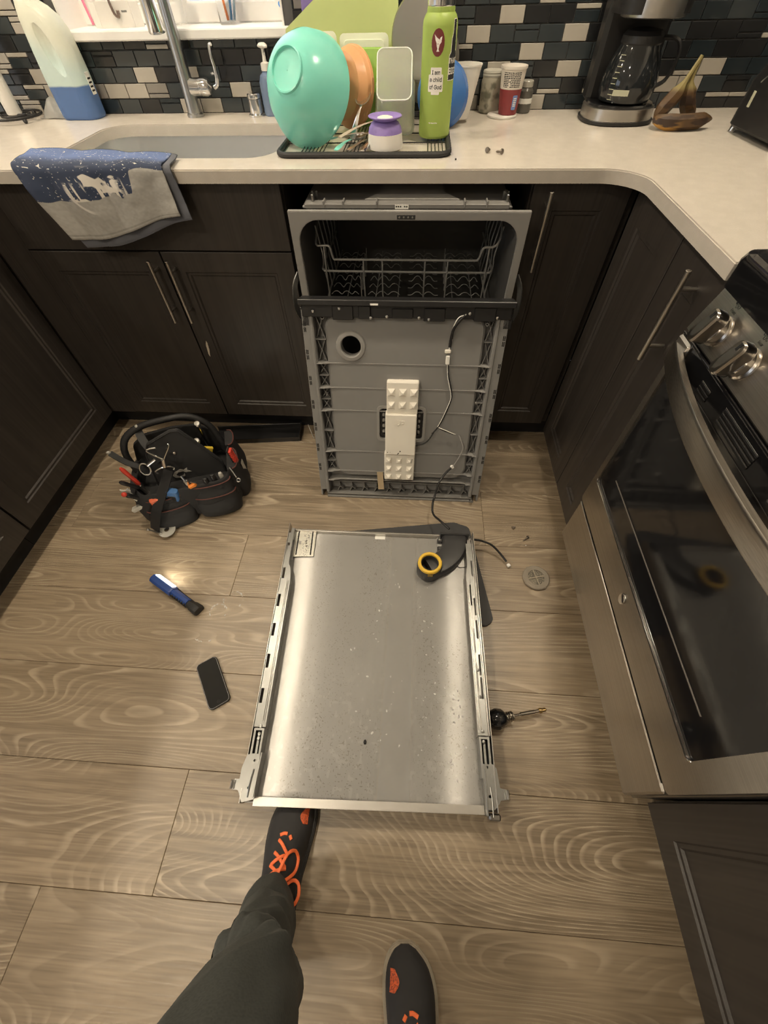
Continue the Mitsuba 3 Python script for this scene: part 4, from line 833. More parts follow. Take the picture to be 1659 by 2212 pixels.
def sticker(name, layers, ang, z, label):
    k = None
    for i, (m2, mm) in enumerate(layers):
        w = wrap(m2, ang, z, .0001 + .0002 * i)
        if k is None: k = part(gb, name, w, mm, label, smooth=False)
        else: part(k, 'print', w, mm, smooth=False)
eagle = unary_union([Polygon([(-.009, .013), (-.006, .003), (-.002, -.003), (.001, .0), (.001, .006), (-.003, .008)]), Polygon([(.009, .010), (.008, .001), (.003, -.004), (.0, -.001), (.003, .004), (.005, .008)]), Polygon([(-.004, -.002), (.004, -.003), (.002, -.010), (.004, -.014), (-.003, -.014), (-.001, -.010)]), Point(.001, .004).buffer(.002)])
sticker('eagle_sticker', [(ext(affinity.scale(Point(0, 0).buffer(.0155, 24), 1, 1.42), .0002), 'm_stk_red'), (ext(eagle, .0002), 'm_stk_w')], -4, 1.094, 'dark red oval sticker with a white eagle')
lines = [('I am', .013), ('a child', .001), ('of God', -.012)]
tx = [text(s, .0072, fr((0, y, 0), (1, 0, 0), (0, 1, 0), (0, 0, 1)), .0002, True) for s, y in lines]
outl = unary_union([sbox(m_.bounds[0][0] - .0018, m_.bounds[0][1] - .003, m_.bounds[1][0] + .0018, m_.bounds[1][1] + .003) for m_ in tx] + [sbox(-.009, -.024, .009, -.016)]).buffer(.0015, 6)
sticker('text_sticker', [(ext(outl, .0002), 'm_stk_w'), (cat(tx), 'm_stk_k')], -5, 1.033, 'white sticker reading I am a child of God')
bsh = Polygon([(-.004, .060), (.004, .060), (.0045, .040), (.008, .030), (.0085, .012), (.014, .010), (.014, -.036), (-.013, -.036), (-.013, .004), (-.0085, .010), (-.008, .030), (-.0045, .040)])
sticker('black_sticker', [(ext(bsh.buffer(.0015), .0002), 'm_stk_w'), (ext(bsh, .0002), 'm_stk_k'), (cat([text('THAT', .0085, fr((.0005, -.004, 0), (1, 0, 0), (0, 1, 0), (0, 0, 1)), .0002, True), text('BIG', .011, fr((.0, -.021, 0), (1, 0, 0), (0, 1, 0), (0, 0, 1)), .0002, True)]), 'm_stk_w')], 58, 1.068, 'black bottle shaped sticker reading THAT BIG')
part(gb, 'maker_mark', wrap(cat([bx(-.010 + i * .0033, -.0078 + i * .0033, -.001, .0012, 0, .0002) for i in range(7)]), -8, .955, .0001), 'm_stk_w', smooth=False)
# behind the bottle
solo('bowl', mv(shell([(.070, -.018), (.0725, -.0175), (.073, -.015), (.062, .008), (.042, .018), (.03, .020), (.001, .020), (.001, .018), (.040, .016), (.060, .006), (.069, -.014)], 56), axis((.060, .362, .985), (.10, -.95, .22))), 'm_blue_pl', 'bright blue plastic bowl on edge behind the green bottle', 'bowl')
solo('cup', mv(shell([(.028, 0), (.030, .001), (.043, .108), (.0445, .109), (.0445, .112), (.0415, .112), (.0285, .003), (.001, .003), (.001, 0)], 40), fr((.112, .442, ZR), (1, 0, 0), (0, 1, 0), (.10, 0, 1))), 'm_white_pl', 'plain white plastic cup behind the blue bowl', 'cup')
sp_ = thing('saucepan', 'stainless steel saucepan stood on its side behind the green bottle', 'pot')
PM = axis((-.004, .482, 1.080), (-.22, -.95, .10))
part(sp_, 'body', mv(shell([(.085, -.05), (.088, -.049), (.086, -.046), (.085, .03), (.080, .038), (.001, .038), (.001, .036), (.078, .036), (.083, .028), (.0835, -.05)], 56), PM), 'm_pot')
mat('m_pot', (.42, .41, .39), .30, 1.0)
part(sp_, 'handle', mv(tube(spline([(0, -.086, -.01), (0, -.105, -.012), (.02, -.112, -.012), (.045, -.105, -.012), (.05, -.075, -.01)], 24), 0, 4, flat=(.006, .0022)), PM @ rot(35)), 'm_sat', 'bent steel handle')
ld = thing('pot_lid', 'steel pot lid leaning behind the saucepan', 'lid')
part(ld, 'disc', mv(shell([(.095, 0), (.097, .002), (.09, .004), (.05, .014), (.001, .017), (.001, .0155), (.05, .0125), (.088, .0025)], 48), axis((.010, .578, 1.03), (-.10, -.97, .12))), 'm_steel_dk')
part(ld, 'knob', mv(lathe([(.010, .015), (.008, .025), (.016, .03), (.015, .036), (.001, .038)], 24), axis((.010, .578, 1.03), (-.10, -.97, .12))), 'm_black')
# jar, lid, yogurt cup, small jar
jr = thing('glass_jar', 'glass jar of whitish paste against the tiles behind the yogurt cup', 'jar')
def jarc(p, n, uv): return mix((.36, .34, .28), (.12, .12, .09), smoothstep(.45, .7, fbm(p.x * 55, p.y * 55, p.z * 45, 3)))
mat('m_jarc', proc(jarc), .18)
part(jr, 'body', mv(lathe([(.027, 0), (.031, .004), (.032, .07), (.029, .078), (.029, .082)], 36), t=(.215, .566, Z)), 'm_jarc', 'mottled contents behind glass'); part(jr, 'neck', mv(lathe([(.0295, .080), (.0305, .084), (.0295, .087), (.0305, .090), (.0295, .0935), (.027, .0945), (.001, .0945)], 36), t=(.215, .566, Z)), 'm_clearrim2', 'threaded glass neck')
mat('m_clearrim2', (.42, .41, .36), .15)
solo('lid', mv(lathe([(.044, 0), (.0455, .001), (.0455, .0045), (.044, .006), (.042, .0062), (.001, .0060)], 44), t=(.253, .508, Z)), 'm_white_pl', 'flat white plastic lid under the yogurt cup', 'lid')
yc = thing('yogurt_cup', 'white and dark red yogurt cup standing on a white lid', 'cup')
YC = np.array([.268, .506, Z + .0065])
def yr(z): return .0275 + (.0365 - .0275) * z / .098
part(yc, 'body', mv(loft([np.column_stack([circ(r, 44), np.full(44, z)]) for r, z in [(.026, 0), (.0275, .001), (.0275 + .0001, .004)] + [(yr(z), z) for z in (.03, .055, .08, .096)] + [(.0385, .097), (.0390, .100), (.0385, .103), (.0365, .103), (.034, .095), (.001, .02)]]), t=YC), 'm_yog')
def yogc(p, n, uv): return mix((.22, .035, .04), (.66, .62, .57), smoothstep(-.001, .001, p.z - (Z + .0065 + .056)))
mat('m_yog', proc(yogc), .4)
YA0 = math.atan2(CAM[1] - YC[1], CAM[0] - YC[0])
def ywrap(m2, ang, lift=.0002):
    m2 = m2.subdivide_to_size(.006); v = m2.vertices; R_ = yr(v[:, 1]) + lift + v[:, 2]; a = YA0 + math.radians(ang) + v[:, 0] / .032
    return tm(np.column_stack([YC[0] + R_ * np.cos(a), YC[1] + R_ * np.sin(a), YC[2] + v[:, 1]]), m2.faces)
yt = [bx(-.026, -.010, .060, .0925, 0, .0002)]
trg = random.Random(3)
rows = []
for q in range(9):
    y = .0605 + q * .0036; x = -.025
    while x < .024:
        w = trg.uniform(.002, .006)
        if not (-.011 < x < -.008): rows.append(bx(x, min(x + w, .024), y, y + .0019, 0, .0002))
        x += w + .0012
part(yc, 'printed_table', ywrap(cat(rows), 0), 'm_stk_k', 'small printed nutrition text', smooth=False); part(yc, 'blue_panel', ywrap(ext(Polygon(rrect(.016, .032, .003, 3, .013, .028)), .0002), 10), 'm_stk_b', 'light blue printed panel', smooth=False)
mat('m_stk_b', (.16, .24, .50), .4)
part(yc, 'blue_print', ywrap(cat([bx(.008, .018, .020 + .004 * i, .022 + .004 * i, 0, .0002) for i in range(5)]), 10, .0005), 'm_stk_w', smooth=False)
sj = thing('spice_jar', 'small glass spice jar with a pale label beside the yogurt cup', 'jar')
part(sj, 'body', mv(lathe([(.019, 0), (.021, .003), (.021, .05), (.016, .056), (.016, .06)], 28), t=(.325, .560, Z)), 'm_jar2', 'dark contents'); part(sj, 'lid', mv(lathe([(.0175, .058), (.0175, .070), (.016, .072), (.001, .072)], 28), t=(.325, .560, Z)), 'm_clearrim2'); part(sj, 'label', mv(shell([(.0212, .022), (.0215, .022), (.0215, .034), (.0212, .034)], 28), t=(.325, .560, Z)), 'm_label')
mat('m_jar2', (.10, .095, .085), .2)
# coffee maker
cm = thing('coffee_maker', 'black drip coffee maker with a stainless base and a glass carafe', 'coffee maker')
CC = np.array([.583, .455])
def elr(a, b, z, n=48, dy=0, p=2.6): t = np.arange(n) * 2 * math.pi / n; c, s = np.cos(t), np.sin(t); return np.column_stack([CC[0] + a * np.sign(c) * np.abs(c) ** (2 / p), CC[1] + dy + b * np.sign(s) * np.abs(s) ** (2 / p), np.full(n, z)])
part(cm, 'base', loft([elr(.100, .095, Z), elr(.103, .098, Z + .003), elr(.103, .098, Z + .0085), elr(.098, .093, Z + .0095)]), 'm_black', 'black foot'); part(cm, 'band', loft([elr(.098, .093, Z + .009), elr(.097, .092, Z + .034), elr(.092, .087, Z + .037)]), 'm_steel', 'stainless front band'); part(cm, 'hot_plate', loft([elr(.092, .087, Z + .0365), elr(.088, .083, Z + .041)]), 'm_black_gloss')
part(cm, 'tower', cat([bx(CC[0] - .088, CC[0] + .088, CC[1] + .035, CC[1] + .10, Z + .03, Z + .34, .012)]), 'm_black', 'black water tower'); part(cm, 'brew_head', mv(loft([rs(.176, .165, .05, z, 8, 0, .0) for z in (.205, .21, .33, .338)]), t=(CC[0], CC[1] - .01, Z)), 'm_black', 'black brew head'); part(cm, 'head_band', mv(shell([(.073, .198), (.079, .200), (.079, .26), (.073, .262), (.070, .23)], 40), t=(CC[0] + .005, CC[1] - .030, Z)), 'm_steel', 'stainless brew basket band')
cf = part(cm, 'carafe', mv(shell([(.055, .042), (.068, .046), (.0745, .065), (.074, .09), (.064, .125), (.052, .148), (.050, .156), (.048, .156), (.050, .147), (.062, .124), (.072, .089), (.0725, .066), (.066, .048), (.054, .044)], 48), t=(CC[0] + .003, CC[1] - .018, Z)), 'm_carafe', 'dark glass carafe')
mat('m_carafe', (.012, .014, .016), .05, spec=.7)
part(cf, 'collar', mv(lathe([(.050, .150), (.053, .155), (.052, .168), (.044, .176), (.02, .180), (.001, .18)], 36), t=(CC[0] + .003, CC[1] - .018, Z)), 'm_black'); part(cf, 'handle', mv(tube(spline([(.045, -.02, .165), (.085, -.035, .160), (.098, -.04, .13), (.09, -.037, .09), (.07, -.03, .075)], 30), 0, 6, flat=(.010, .005)), t=(CC[0], CC[1] - .015, Z)), 'm_black')
a = math.atan2(CAM[1] - CC[1], CAM[0] - CC[0])
part(cf, 'label', mv(bx(-.021, .021, -.006, .006, 0, .0008), fr((CC[0] + .003 + .0735 * math.cos(a) - .012, CC[1] - .018 + .0735 * math.sin(a), Z + .068), (-math.sin(a), math.cos(a), 0), (0, 0, 1), (math.cos(a), math.sin(a), 0))), 'm_label2', 'small pale label')
mat('m_label2', (.40, .40, .30), .4)
for q in range(9):
    z = .052 + q * .0105; r = np.interp(z, [.046, .065, .09, .125], [.068, .0748, .0743, .0643]); part(cf, 'level_mark', mv(bx(-.007, .007, -.0008, .0008, 0, .0006), fr((CC[0] + .003 + r * math.cos(a - .55), CC[1] - .018 + r * math.sin(a - .55), Z + z), (-math.sin(a - .55), math.cos(a - .55), 0), (0, 0, 1), (math.cos(a - .55), math.sin(a - .55), 0))), 'm_label2')
# bananas
def banc(p, n, uv):
    s = fbm(p.x * 22, p.y * 60, p.z * 60, 3); st = smoothstep(1.005, 1.02, p.z)
    hi = smoothstep(.945, .925, p.z) * smoothstep(.73, .68, p.x)
    c = mix((.040, .022, .014), (.46, .25, .06), smoothstep(.40, .54, s) * (.10 + .90 * hi))
    return mix(c, (.24, .20, .08), smoothstep(.985, 1.0, p.z))
mat('m_banana', proc(banc), .45)
for i, (pts, lab) in enumerate((([(.722, .352, 1.052), (.708, .350, 1.015), (.694, .346, .985), (.672, .340, .958), (.655, .335, .936)], 'overripe brown banana at the left of the bunch, stem up'),
                               ([(.724, .356, 1.050), (.722, .358, 1.015), (.728, .360, .985), (.745, .365, .955), (.772, .366, .940)], 'overripe dark banana at the right of the bunch, stem up'),
                               ([(.650, .330, .938), (.675, .318, .9335), (.715, .312, .9325), (.765, .318, .934), (.812, .338, .934)], 'yellow and brown banana lying along the front of the bunch'))):
    P_ = spline(pts, 30); rad = np.interp(np.linspace(0, 1, 30), [0, .04, .33, .5, .8, .95, 1], [.0045, .0045, .0062, .019, .0195, .010, .004] if i < 2 else [.004, .010, .0185, .0185, .0180, .008, .003])
    solo('banana', tube(P_, rad, 7), 'm_banana', lab, 'banana', smooth=25)
# toaster
ts = thing('toaster', 'black toaster at the right edge of the worktop with small chrome feet', 'toaster')
TM = loc(.972, .205, Z, 4)
part(ts, 'body', mv(loft([rs(w, h, r, z, 6) for z, w, h, r in ((.012, .225, .235, .03), (.018, .24, .25, .035), (.10, .236, .246, .04), (.135, .215, .225, .045), (.145, .17, .18, .04))]), TM), 'm_black', 'black toaster body')
for x, y in ((-.105, -.10), (-.105, .10), (.10, -.10), (.10, .10)): part(ts, 'foot', mv(lathe([(.007, 0), (.009, .003), (.008, .012)], 14), TM @ loc(x, y, 0)), 'm_chrome', 'small chrome foot')
part(ts, 'trim', mv(tube(spline([(-.117, .06, .10), (-.110, .045, .118), (-.10, .03, .13), (-.08, .01, .140), (-.05, .0, .146)], 20), .0025, 8), TM), 'm_chrome', 'bright trim strip'); part(ts, 'tag', mv(bx(-.1205, -.119, .055, .066, .055, .085, .001), TM), 'm_label2', 'pale tag')
part(ts, 'slot', mv(cat([bx(-.075, .075, -.035, -.012, .140, .1465, .002), bx(-.075, .075, .012, .035, .140, .1465, .002)]), TM), 'm_kick', 'toast slots')
# two screws on the worktop
def screw(name, label, o, rz, L=.016, tilt=8):
    k = thing(name, label, 'screw'); M = loc(*o, rz) @ rot(tilt, 'y')
    part(k, 'head', mv(lathe([(.001, -.0045), (.0050, -.004), (.0060, -.001), (.0058, 0), (.002, 0)], 16), M @ fr((0, 0, .0058), (0, 0, 1), (0, 1, 0), (1, 0, 0))), 'm_scr')
    part(k, 'shank', mv(loft([np.column_stack([np.full(10, t * L), *(circ(.0022 + (.0007 if i % 2 else 0) if t < .93 else .0008, 10).T)]) + [0, 0, .0058] for i, t in enumerate(np.linspace(0, 1, 17))]), M), 'm_scr')
mat('m_scr', (.22, .19, .16), .35, .8)
screw('screw', 'dark screw lying on the worktop, left of two', (.173, .104, Z), 60); screw('screw', 'dark screw lying on the worktop, right of two', (.208, .090, Z), 140, .016)
solo('crumb', mv(sph((0, 0, 0), .002, 1), t=(.090, .042, Z + .0018)), 'm_black_matte', 'tiny dark crumb on the worktop right of the rack', 'crumb')
# towel over the worktop edge
def towelc(p, n, uv):
    u, v = uv.x, uv.y
    edge = .70 + .10 * (fbm(u * 3.0, 1.0, 0, 3) - .5) + .08 * smoothstep(.30, .75, u) * (1 - smoothstep(.75, .8, u)) * (noise(u * 22, 3) - .3) - .16 * smoothstep(.72, .78, u)
    blue = mix((.085, .125, .26), (.030, .042, .080), smoothstep(.25, .45, v + .06 * fbm(u * 8, v * 8, 0, 2)))
    dots = smoothstep(.87, .91, noise(u * 80, v * 95)) * .8
    splat = smoothstep(.56, .62, fbm(u * 11 + 3, v * 14, 2, 3)) * smoothstep(.22, .30, u) * (1 - smoothstep(.62, .70, u)) * smoothstep(.46, .52, v) * (1 - smoothstep(.70, .76, v))
    drip = smoothstep(.62, .72, noise(u * 42, v * 2.2, 4)) * smoothstep(.24, .3, u) * (1 - smoothstep(.66, .72, u)) * smoothstep(.56, .62, v) * (1 - smoothstep(.71, .76, v))
    top = mix(blue, (.60, .57, .52), dr.clip(dots + splat + drip, 0, 1))
    ring = smoothstep(.012, .006, dr.abs(dr.sqrt(dr.square(u - .40) + dr.square((v - .64) * .8)) - .13)) * smoothstep(.40, .32, u) * smoothstep(.58, .66, v)
    grey = mix((.30, .29, .27), (.35, .34, .32), noise(u * 60, v * 60))
    hem = smoothstep(.955, .965, v) * (1 - smoothstep(.97, .98, v)) * .25
    c = mix(top, grey * (1 - hem), smoothstep(edge - .004, edge + .004, v))
    return mix(c, (.55, .53, .5), ring)
mat('m_towel', proc(towelc), .9, sheen=.4)
def towelf(U, V, back=0.0):
    """U left to right, V from the sink side over the edge and down"""
    xl = -1.063 + .10 * V ** 1.3; xr = -.643 + .018 * V; x = xl + (xr - xl) * U
    yb = .115 - .060 * U; flat = yb + .030; drop = .165 - .046 * U + .012 * np.sin(U * 5)
    Lt = flat + drop; s = V * Lt
    r = .012
    y = np.where(s < flat, yb - s, -.030 - r * np.sin(np.clip((s - flat) / r, 0, math.pi / 2)))
    z = np.where(s < flat, ZC + .0105, ZC + .0105 - r + r * np.cos(np.clip((s - flat) / r, 0, math.pi / 2)) - np.maximum(s - flat - r * math.pi / 2, 0))
    wav = .006 * np.sin(U * 9 + V * 2) + .008 * (meshkit.fbm(np.stack([U * 4, V * 3, U * 0 + back], -1), 3, 6) - .5)
    hang = np.clip((s - flat) / .05, 0, 1); flatw = 1 - hang
    y = y - hang * np.abs(wav) * 1.3 + back * hang - .001; z = z + flatw * np.abs(wav) * .6
    return np.stack([x, y, z - back * flatw * .35], -1)
tw = thing('dish_towel', 'blue and grey printed kitchen towel hanging over the worktop edge at the sink', 'towel')
tmh, tuv = sheet(lambda U, V: towelf(U, V), 60, 60, .003); part(tw, 'front_layer', tmh, 'm_towel', 'blue upper half splashed with white, grey lower half', smooth=True, uv=tuv)
def tb_(U, V): P_ = towelf(U, V, .007); P_[..., 0] += .014 + .012 * V; P_[..., 2] -= (.010 + .012 * (1 - U)) * np.clip((V - .45) * 3, 0, 1); return P_
t2, tuv2 = sheet(tb_, 40, 40, .003); part(tw, 'back_layer', t2, 'm_towel2', 'dark folded back layer', smooth=True, uv=tuv2)
mat('m_towel2', (.10, .105, .125), .9)
part(tw, 'care_tag', mv(bx(-.010, .010, -.0004, .0004, -.03, 0, .0002), fr((-.935, -.040, .782), (1, 0, .15), (0, 1, 0), (-.12, 0, 1))), 'm_label', 'white care tag')
# ---------------------------------------------------------------- window sill
ZS = WZ0 + .0004
solo('straw', cyl((-1.070, .700, ZS + .004), (-1.105, .722, ZS + .19), .004, 12), 'm_pink', 'pink straw leaning in the window corner', 'straw'); mat('m_pink', (.75, .22, .34), .4)
ct = thing('card_box', 'small white card hanger box with a brown hook on the window sill', 'box')
CT = loc(-.955, .640, ZS, 12); part(ct, 'card', mv(cat([bx(-.052, .048, -.001, .001, 0, .052, .0004), mv(bx(0, .030, -.001, .001, 0, .050, .0004), loc(.048, 0, 0, 40)), mv(bx(-.03, 0, -.001, .001, 0, .05, .0004), loc(-.052, 0, 0, -40))]), CT), 'm_white_pl'); part(ct, 'hook', mv(tube(spline([(-.008, -.004, .09), (-.006, -.005, .06), (-.002, -.006, .030), (.008, -.008, .022), (.012, -.009, .034)], 24), 0, 6, flat=(.008, .003)), CT), 'm_brownhook', 'brown hook'); mat('m_brownhook', (.14, .095, .075), .4)
part(ct, 'print', mv(bx(.020, .036, -.0014, -.0008, .030, .034), CT), 'm_grey')
def tumbler(name, label, x, y, r, h, mname):
    k = thing(name, label, 'glass'); part(k, 'wall', mv(shell([(r * .92, 0), (r * .95, .002), (r, h), (r * .93, h), (r * .87, .006), (.001, .005), (.001, 0)], 36), t=(x, y, ZS)), mname); return k
tumbler('drinking_glass', 'plain clear glass on the window sill beside the faucet', -.770, .668, .026, .11, 'm_glass')
tumbler('brush_glass', 'clear glass holding paint brushes on the window sill', -.617, .690, .031, .075, 'm_glass')
for i, (dx, ang, col, lab) in enumerate(((-.004, 6, (.80, .24, .06), 'orange handled paint brush in the glass'), (.007, -8, (.05, .18, .40), 'blue handled paint brush in the glass'), (.016, -14, (.10, .20, .30), 'dark blue paint brush in the glass'))):
    mm = mat(f'm_brush{i}', col, .35); k = thing('paint_brush', lab, 'paint brush'); a = math.radians(ang); p0 = np.array([-.617 + dx, .690, ZS + .008]); d = np.array([-math.sin(a), .1, math.cos(a)])
    part(k, 'handle', cyl(p0, p0 + d * .11, .0035, 10), mm); part(k, 'ferrule', cyl(p0 + d * .11, p0 + d * .135, .0038, 10), 'm_chrome'); part(k, 'bristles', cyl(p0 + d * .135, p0 + d * .155, .0036, 10, .0015), 'm_handle_b')
def glf(U, V): a = U * 5.5; r = .018 + .006 * np.sin(V * 9 + U * 4); return np.stack([-.415 + r * np.cos(a) * (1 + V * .6), .665 + r * np.sin(a) * .5, ZS + .012 + .028 * np.sin(V * 3.0) + .004 * np.sin(U * 11)], -1)
gm, _ = sheet(glf, 24, 16, .002); solo('rubber_glove', gm, 'm_blue_gl', 'crumpled bright blue rubber glove at the right end of the sill', 'glove', smooth=40); mat('m_blue_gl', (.10, .30, .75), .35)
pb = thing('purple_box', 'purple carton behind the cutting board by the window', 'box'); part(pb, 'body', bx(-.355, -.270, .545, .598, Z, 1.20, .003), 'm_purple2'); part(pb, 'flap', bx(-.353, -.272, .547, .596, 1.20, 1.206, .002), 'm_purple2'); mat('m_purple2', (.22, .16, .42), .5)
# ---------------------------------------------------------------- tool bag
mat('m_cordura', (.013, .013, .014), .8); mat('m_cordura2', (.020, .020, .021), .85); mat('m_strap', (.010, .010, .011), .6); mat('m_pipe', (.085, .025, .02), .7); mat('m_red', (.55, .05, .03), .35)
mat('m_tool_red', (.62, .13, .06), .4); mat('m_tool_blue', (.05, .14, .34), .4); mat('m_tool_or', (.80, .25, .04), .4); mat('m_tool_yel', (.62, .44, .04), .45); mat('m_reflect', (.38, .37, .34), .4); mat('m_tool_w', (.50, .49, .45), .4)
BL_ = loc(-.815, -.325, 0, 20)
bw = lambda p: tuple((BL_ @ np.array([*p, 1.0]))[:3])
bg = thing('tool_bag', 'black open tool bag full of tools on the floor in front of the sink cabinet', 'tool bag')
def bp(name, m, mm, label=None, par=None, smooth=40): return part(par or bg, name, mv(m, BL_), mm, label, smooth)
def wob(m, a=.006, f=16, s=0):
    m = m.copy(); v = m.vertices; m.vertices = v + a * (np.stack([meshkit.fbm(v * f, 3, s + i) for i in range(3)], 1) - .5) * np.clip(v[:, 2:3] / .03, 0, 1); return m
bod = loft([rs(w, d, r, z, 8, cx, 0) for z, w, d, r, cx in ((.001, .33, .24, .05, -.005), (.004, .345, .255, .055, -.005), (.02, .362, .27, .06, -.008), (.07, .365, .265, .06, -.008), (.11, .352, .25, .06, -.004), (.135, .335, .235, .06, 0), (.14, .32, .22, .055, 0), (.10, .30, .20, .05, 0))])
bp('body', wob(bod, .010, 12), 'm_cordura', 'black fabric body')
dv = Polygon([(-.112, .06), (-.092, .225), (-.070, .268), (.018, .300), (.045, .298), (.078, .246), (.138, .140), (.142, .06)]).buffer(-.012, 6).buffer(.012, 6)
DVM = fr((0, -.035, 0), (1, 0, 0), (0, .16, 1), (0, -1, .16))
bp('divider', mv(ext(dv, .012), DVM), 'm_cordura2', 'stiff sloped middle panel')
bp('divider_binding', mv(tube(np.array([(x, y, .012) for x, y in np.array(dv.buffer(-.003).exterior.coords)[:-1]]), .0032, 6, True), DVM), 'm_strap')
EMB = .13
lg = unary_union([Polygon([(-.034, .0), (-.020, .012), (.004, .017), (.012, .010), (.028, .014), (.022, .004), (.034, -.006), (.014, -.004), (.006, .004), (-.010, .006), (-.022, -.002), (-.014, -.012), (.002, -.010), (.008, -.004), (.004, -.016), (-.014, -.018), (-.030, -.012)]).buffer(0)])
bp('emblem', mv(ext(lg, .0008, .012), DVM @ loc(-.010, EMB, 0, 8)), 'm_reflect', 'pale stitched emblem')
bp('stud', mv(lathe([(.006, .012), (.0065, .015), (.004, .0175), (.001, .018)], 16), DVM @ loc(.0, .215, 0)), 'm_nickel', 'metal stud')
ap = Polygon([(-.165, .04), (-.170, .14), (-.15, .205), (-.10, .238), (0, .246), (.08, .238), (.13, .20), (.15, .14), (.15, .04)]).buffer(-.02, 6).buffer(.02, 6)
bp('back_panel', mv(ext(ap, .014), fr((0, .098, 0), (1, 0, 0), (0, 0, 1), (0, -1, 0))), 'm_cordura2', 'arched back panel')
bp('carry_handle', tube(spline([(-.165, .03, .12), (-.172, .045, .20), (-.15, .062, .255), (-.09, .075, .285), (0, .08, .292), (.075, .08, .285), (.125, .075, .24), (.145, .06, .17), (.15, .05, .12)], 60), .0115, 10), 'm_strap', 'padded carry handle')
bp('handle_strap', tube(spline([(-.10, .075, .275), (-.085, .03, .255), (-.065, -.005, .235), (-.055, -.02, .20)], 30), 0, 4, flat=(.013, .002)), 'm_strap', 'webbing strap'); bp('handle_strap', tube(spline([(-.20, .02, .245), (-.165, .0, .21), (-.13, -.012, .185), (-.11, -.02, .15)], 30), 0, 4, flat=(.010, .002)), 'm_strap', 'webbing strap with a pale tip')
bp('strap_tip', sph((-.203, .021, .247), .007, 2, (1, .7, 1)), 'm_reflect'); bp('strap_tip', sph((-.094, .072, .292), .006, 2), 'm_reflect')
def pocket(x0, x1, y0, b, z0, z1, lean=.0, n=18, m='m_cordura'):
    rings = []
    for t in np.linspace(0, 1, 9):
        z = z0 + (z1 - z0) * t; bb = b * (.72 + .5 * math.sin(math.pi * min(t * 1.15 + .12, 1)) * .75) ; a = np.linspace(0, math.pi, n)
        X = (x0 + x1) / 2 + (x1 - x0) / 2 * np.cos(a) * (1 - .05 * abs(t - .5)); Y = y0 - lean * (1 - t) - bb * np.sin(a) ** .7
        rings.append(np.column_stack([np.r_[X, X[-1], X[0]], np.r_[Y, y0 + .012, y0 + .012], np.full(n + 2, z)]))
    m_ = loft(rings); return m_, rings[-1][:n]
for (x0, x1, y0, b, z0, z1, s) in ((-.155, .002, -.115, .046, .002, .080, 1), (-.150, .000, -.098, .044, .03, .118, 2), (.012, .165, -.112, .042, .006, .088, 3), (.008, .160, -.094, .042, .04, .130, 4), (.165, .168, 0, 0, 0, 0, 0)):
    if not s: continue
    pm_, rim = pocket(x0, x1, y0, b, z0, z1, .012)
    k = bp('pocket', wob(pm_, .007, 20, s), 'm_cordura', 'bulging front pocket'); bp('piping', tube(rim + [0, 0, .001], .0022, 6), 'm_pipe', 'dark red stitched edge', par=k)
RS = fr((.172, 0, 0), (0, 1, 0), (-1, 0, 0), (0, 0, 1))       # side pockets: local x runs away, local y outward negative
for (x0, x1, y0, b, z0, z1) in ((-.09, .02, 0, .036, .004, .16), (.025, .11, 0, .030, .004, .17)):
    pm_, rim = pocket(x0, x1, y0 - .005, b, z0, z1, .0)
    k = part(bg, 'pocket', mv(wob(pm_, .008, 18, 9), BL_ @ fr((.165, 0, 0), (0, 1, 0), (-1, 0, 0), (0, 0, 1))), 'm_cordura', 'side pocket'); part(k, 'piping', mv(tube(rim, .0022, 6), BL_ @ fr((.165, 0, 0), (0, 1, 0), (-1, 0, 0), (0, 0, 1))), 'm_pipe')
bp('side_patch', mv(bx(-.012, .012, -.001, .001, -.03, .03, .0005), loc(.203, -.03, .10, 78)), 'm_reflect', 'pale patch on the side pocket')
lp_, rim = pocket(-.10, .10, 0, .03, .004, .13); part(bg, 'pocket', mv(wob(lp_, .008, 18, 5), BL_ @ fr((-.168, 0, 0), (0, -1, 0), (1, 0, 0), (0, 0, 1))), 'm_cordura', 'left side pocket')
bp('zipper_pull', cat([tube(spline([(.168, -.085, .165), (.176, -.10, .150), (.182, -.112, .136)], 10), .0035, 6), mv(tube(np.column_stack([circ(.006, 18), np.zeros(18)]), .0022, 6, True), fr((.185, -.120, .128), (1, 0, 0), (0, .7, .7), (0, -.7, .7)))]), 'm_chrome', 'metal zipper pull')
# shoulder strap and clips
stp = spline([bw((-.030, -.062, .190)), bw((-.06, -.10, .155)), bw((-.105, -.155, .105)), bw((-.130, -.168, .06)), bw((-.146, -.172, .024))], 40)
part(bg, 'shoulder_strap', tube(stp, 0, 4, flat=(.0195, .0016), ups=(-.2, -.75, .6)), 'm_strap', 'wide black shoulder strap')
e0, e1 = stp[-1] + np.array([-.024, -.002, .004]), stp[-1] + np.array([.024, -.012, .0])
part(bg, 'strap_bar', cat([cyl(e0, e1, .0032, 10), sph(e0, .005), sph(e1, .005)]), 'm_chrome', 'chrome bar at the strap end')
bp('strap_loop', mv(tube(np.column_stack([circ(.020, 24), np.zeros(24)]), 0, 4, True, flat=(.011, .0012)), fr((-.108, -.178, .020), (1, 0, 0), (0, 1, .1), (0, -.1, 1))), 'm_reflect', 'pale strap loop')
def clip(pts, r=.0026): return tube(spline(pts, 24), r, 7)
bp('strap_clip', cat([clip([(-.062, -.075, .198), (-.062, -.078, .212), (-.045, -.078, .220), (-.020, -.072, .216), (-.006, -.070, .205), (-.010, -.072, .197)]), cyl((-.030, -.074, .218), (-.024, -.068, .248), .0065, 12), clip([(-.024, -.066, .246), (-.055, -.060, .285), (-.048, -.056, .292), (-.028, -.054, .290)]), clip([(-.022, -.066, .246), (.012, -.058, .288), (.012, -.052, .296)])]), 'm_chrome', 'chrome swivel clip')
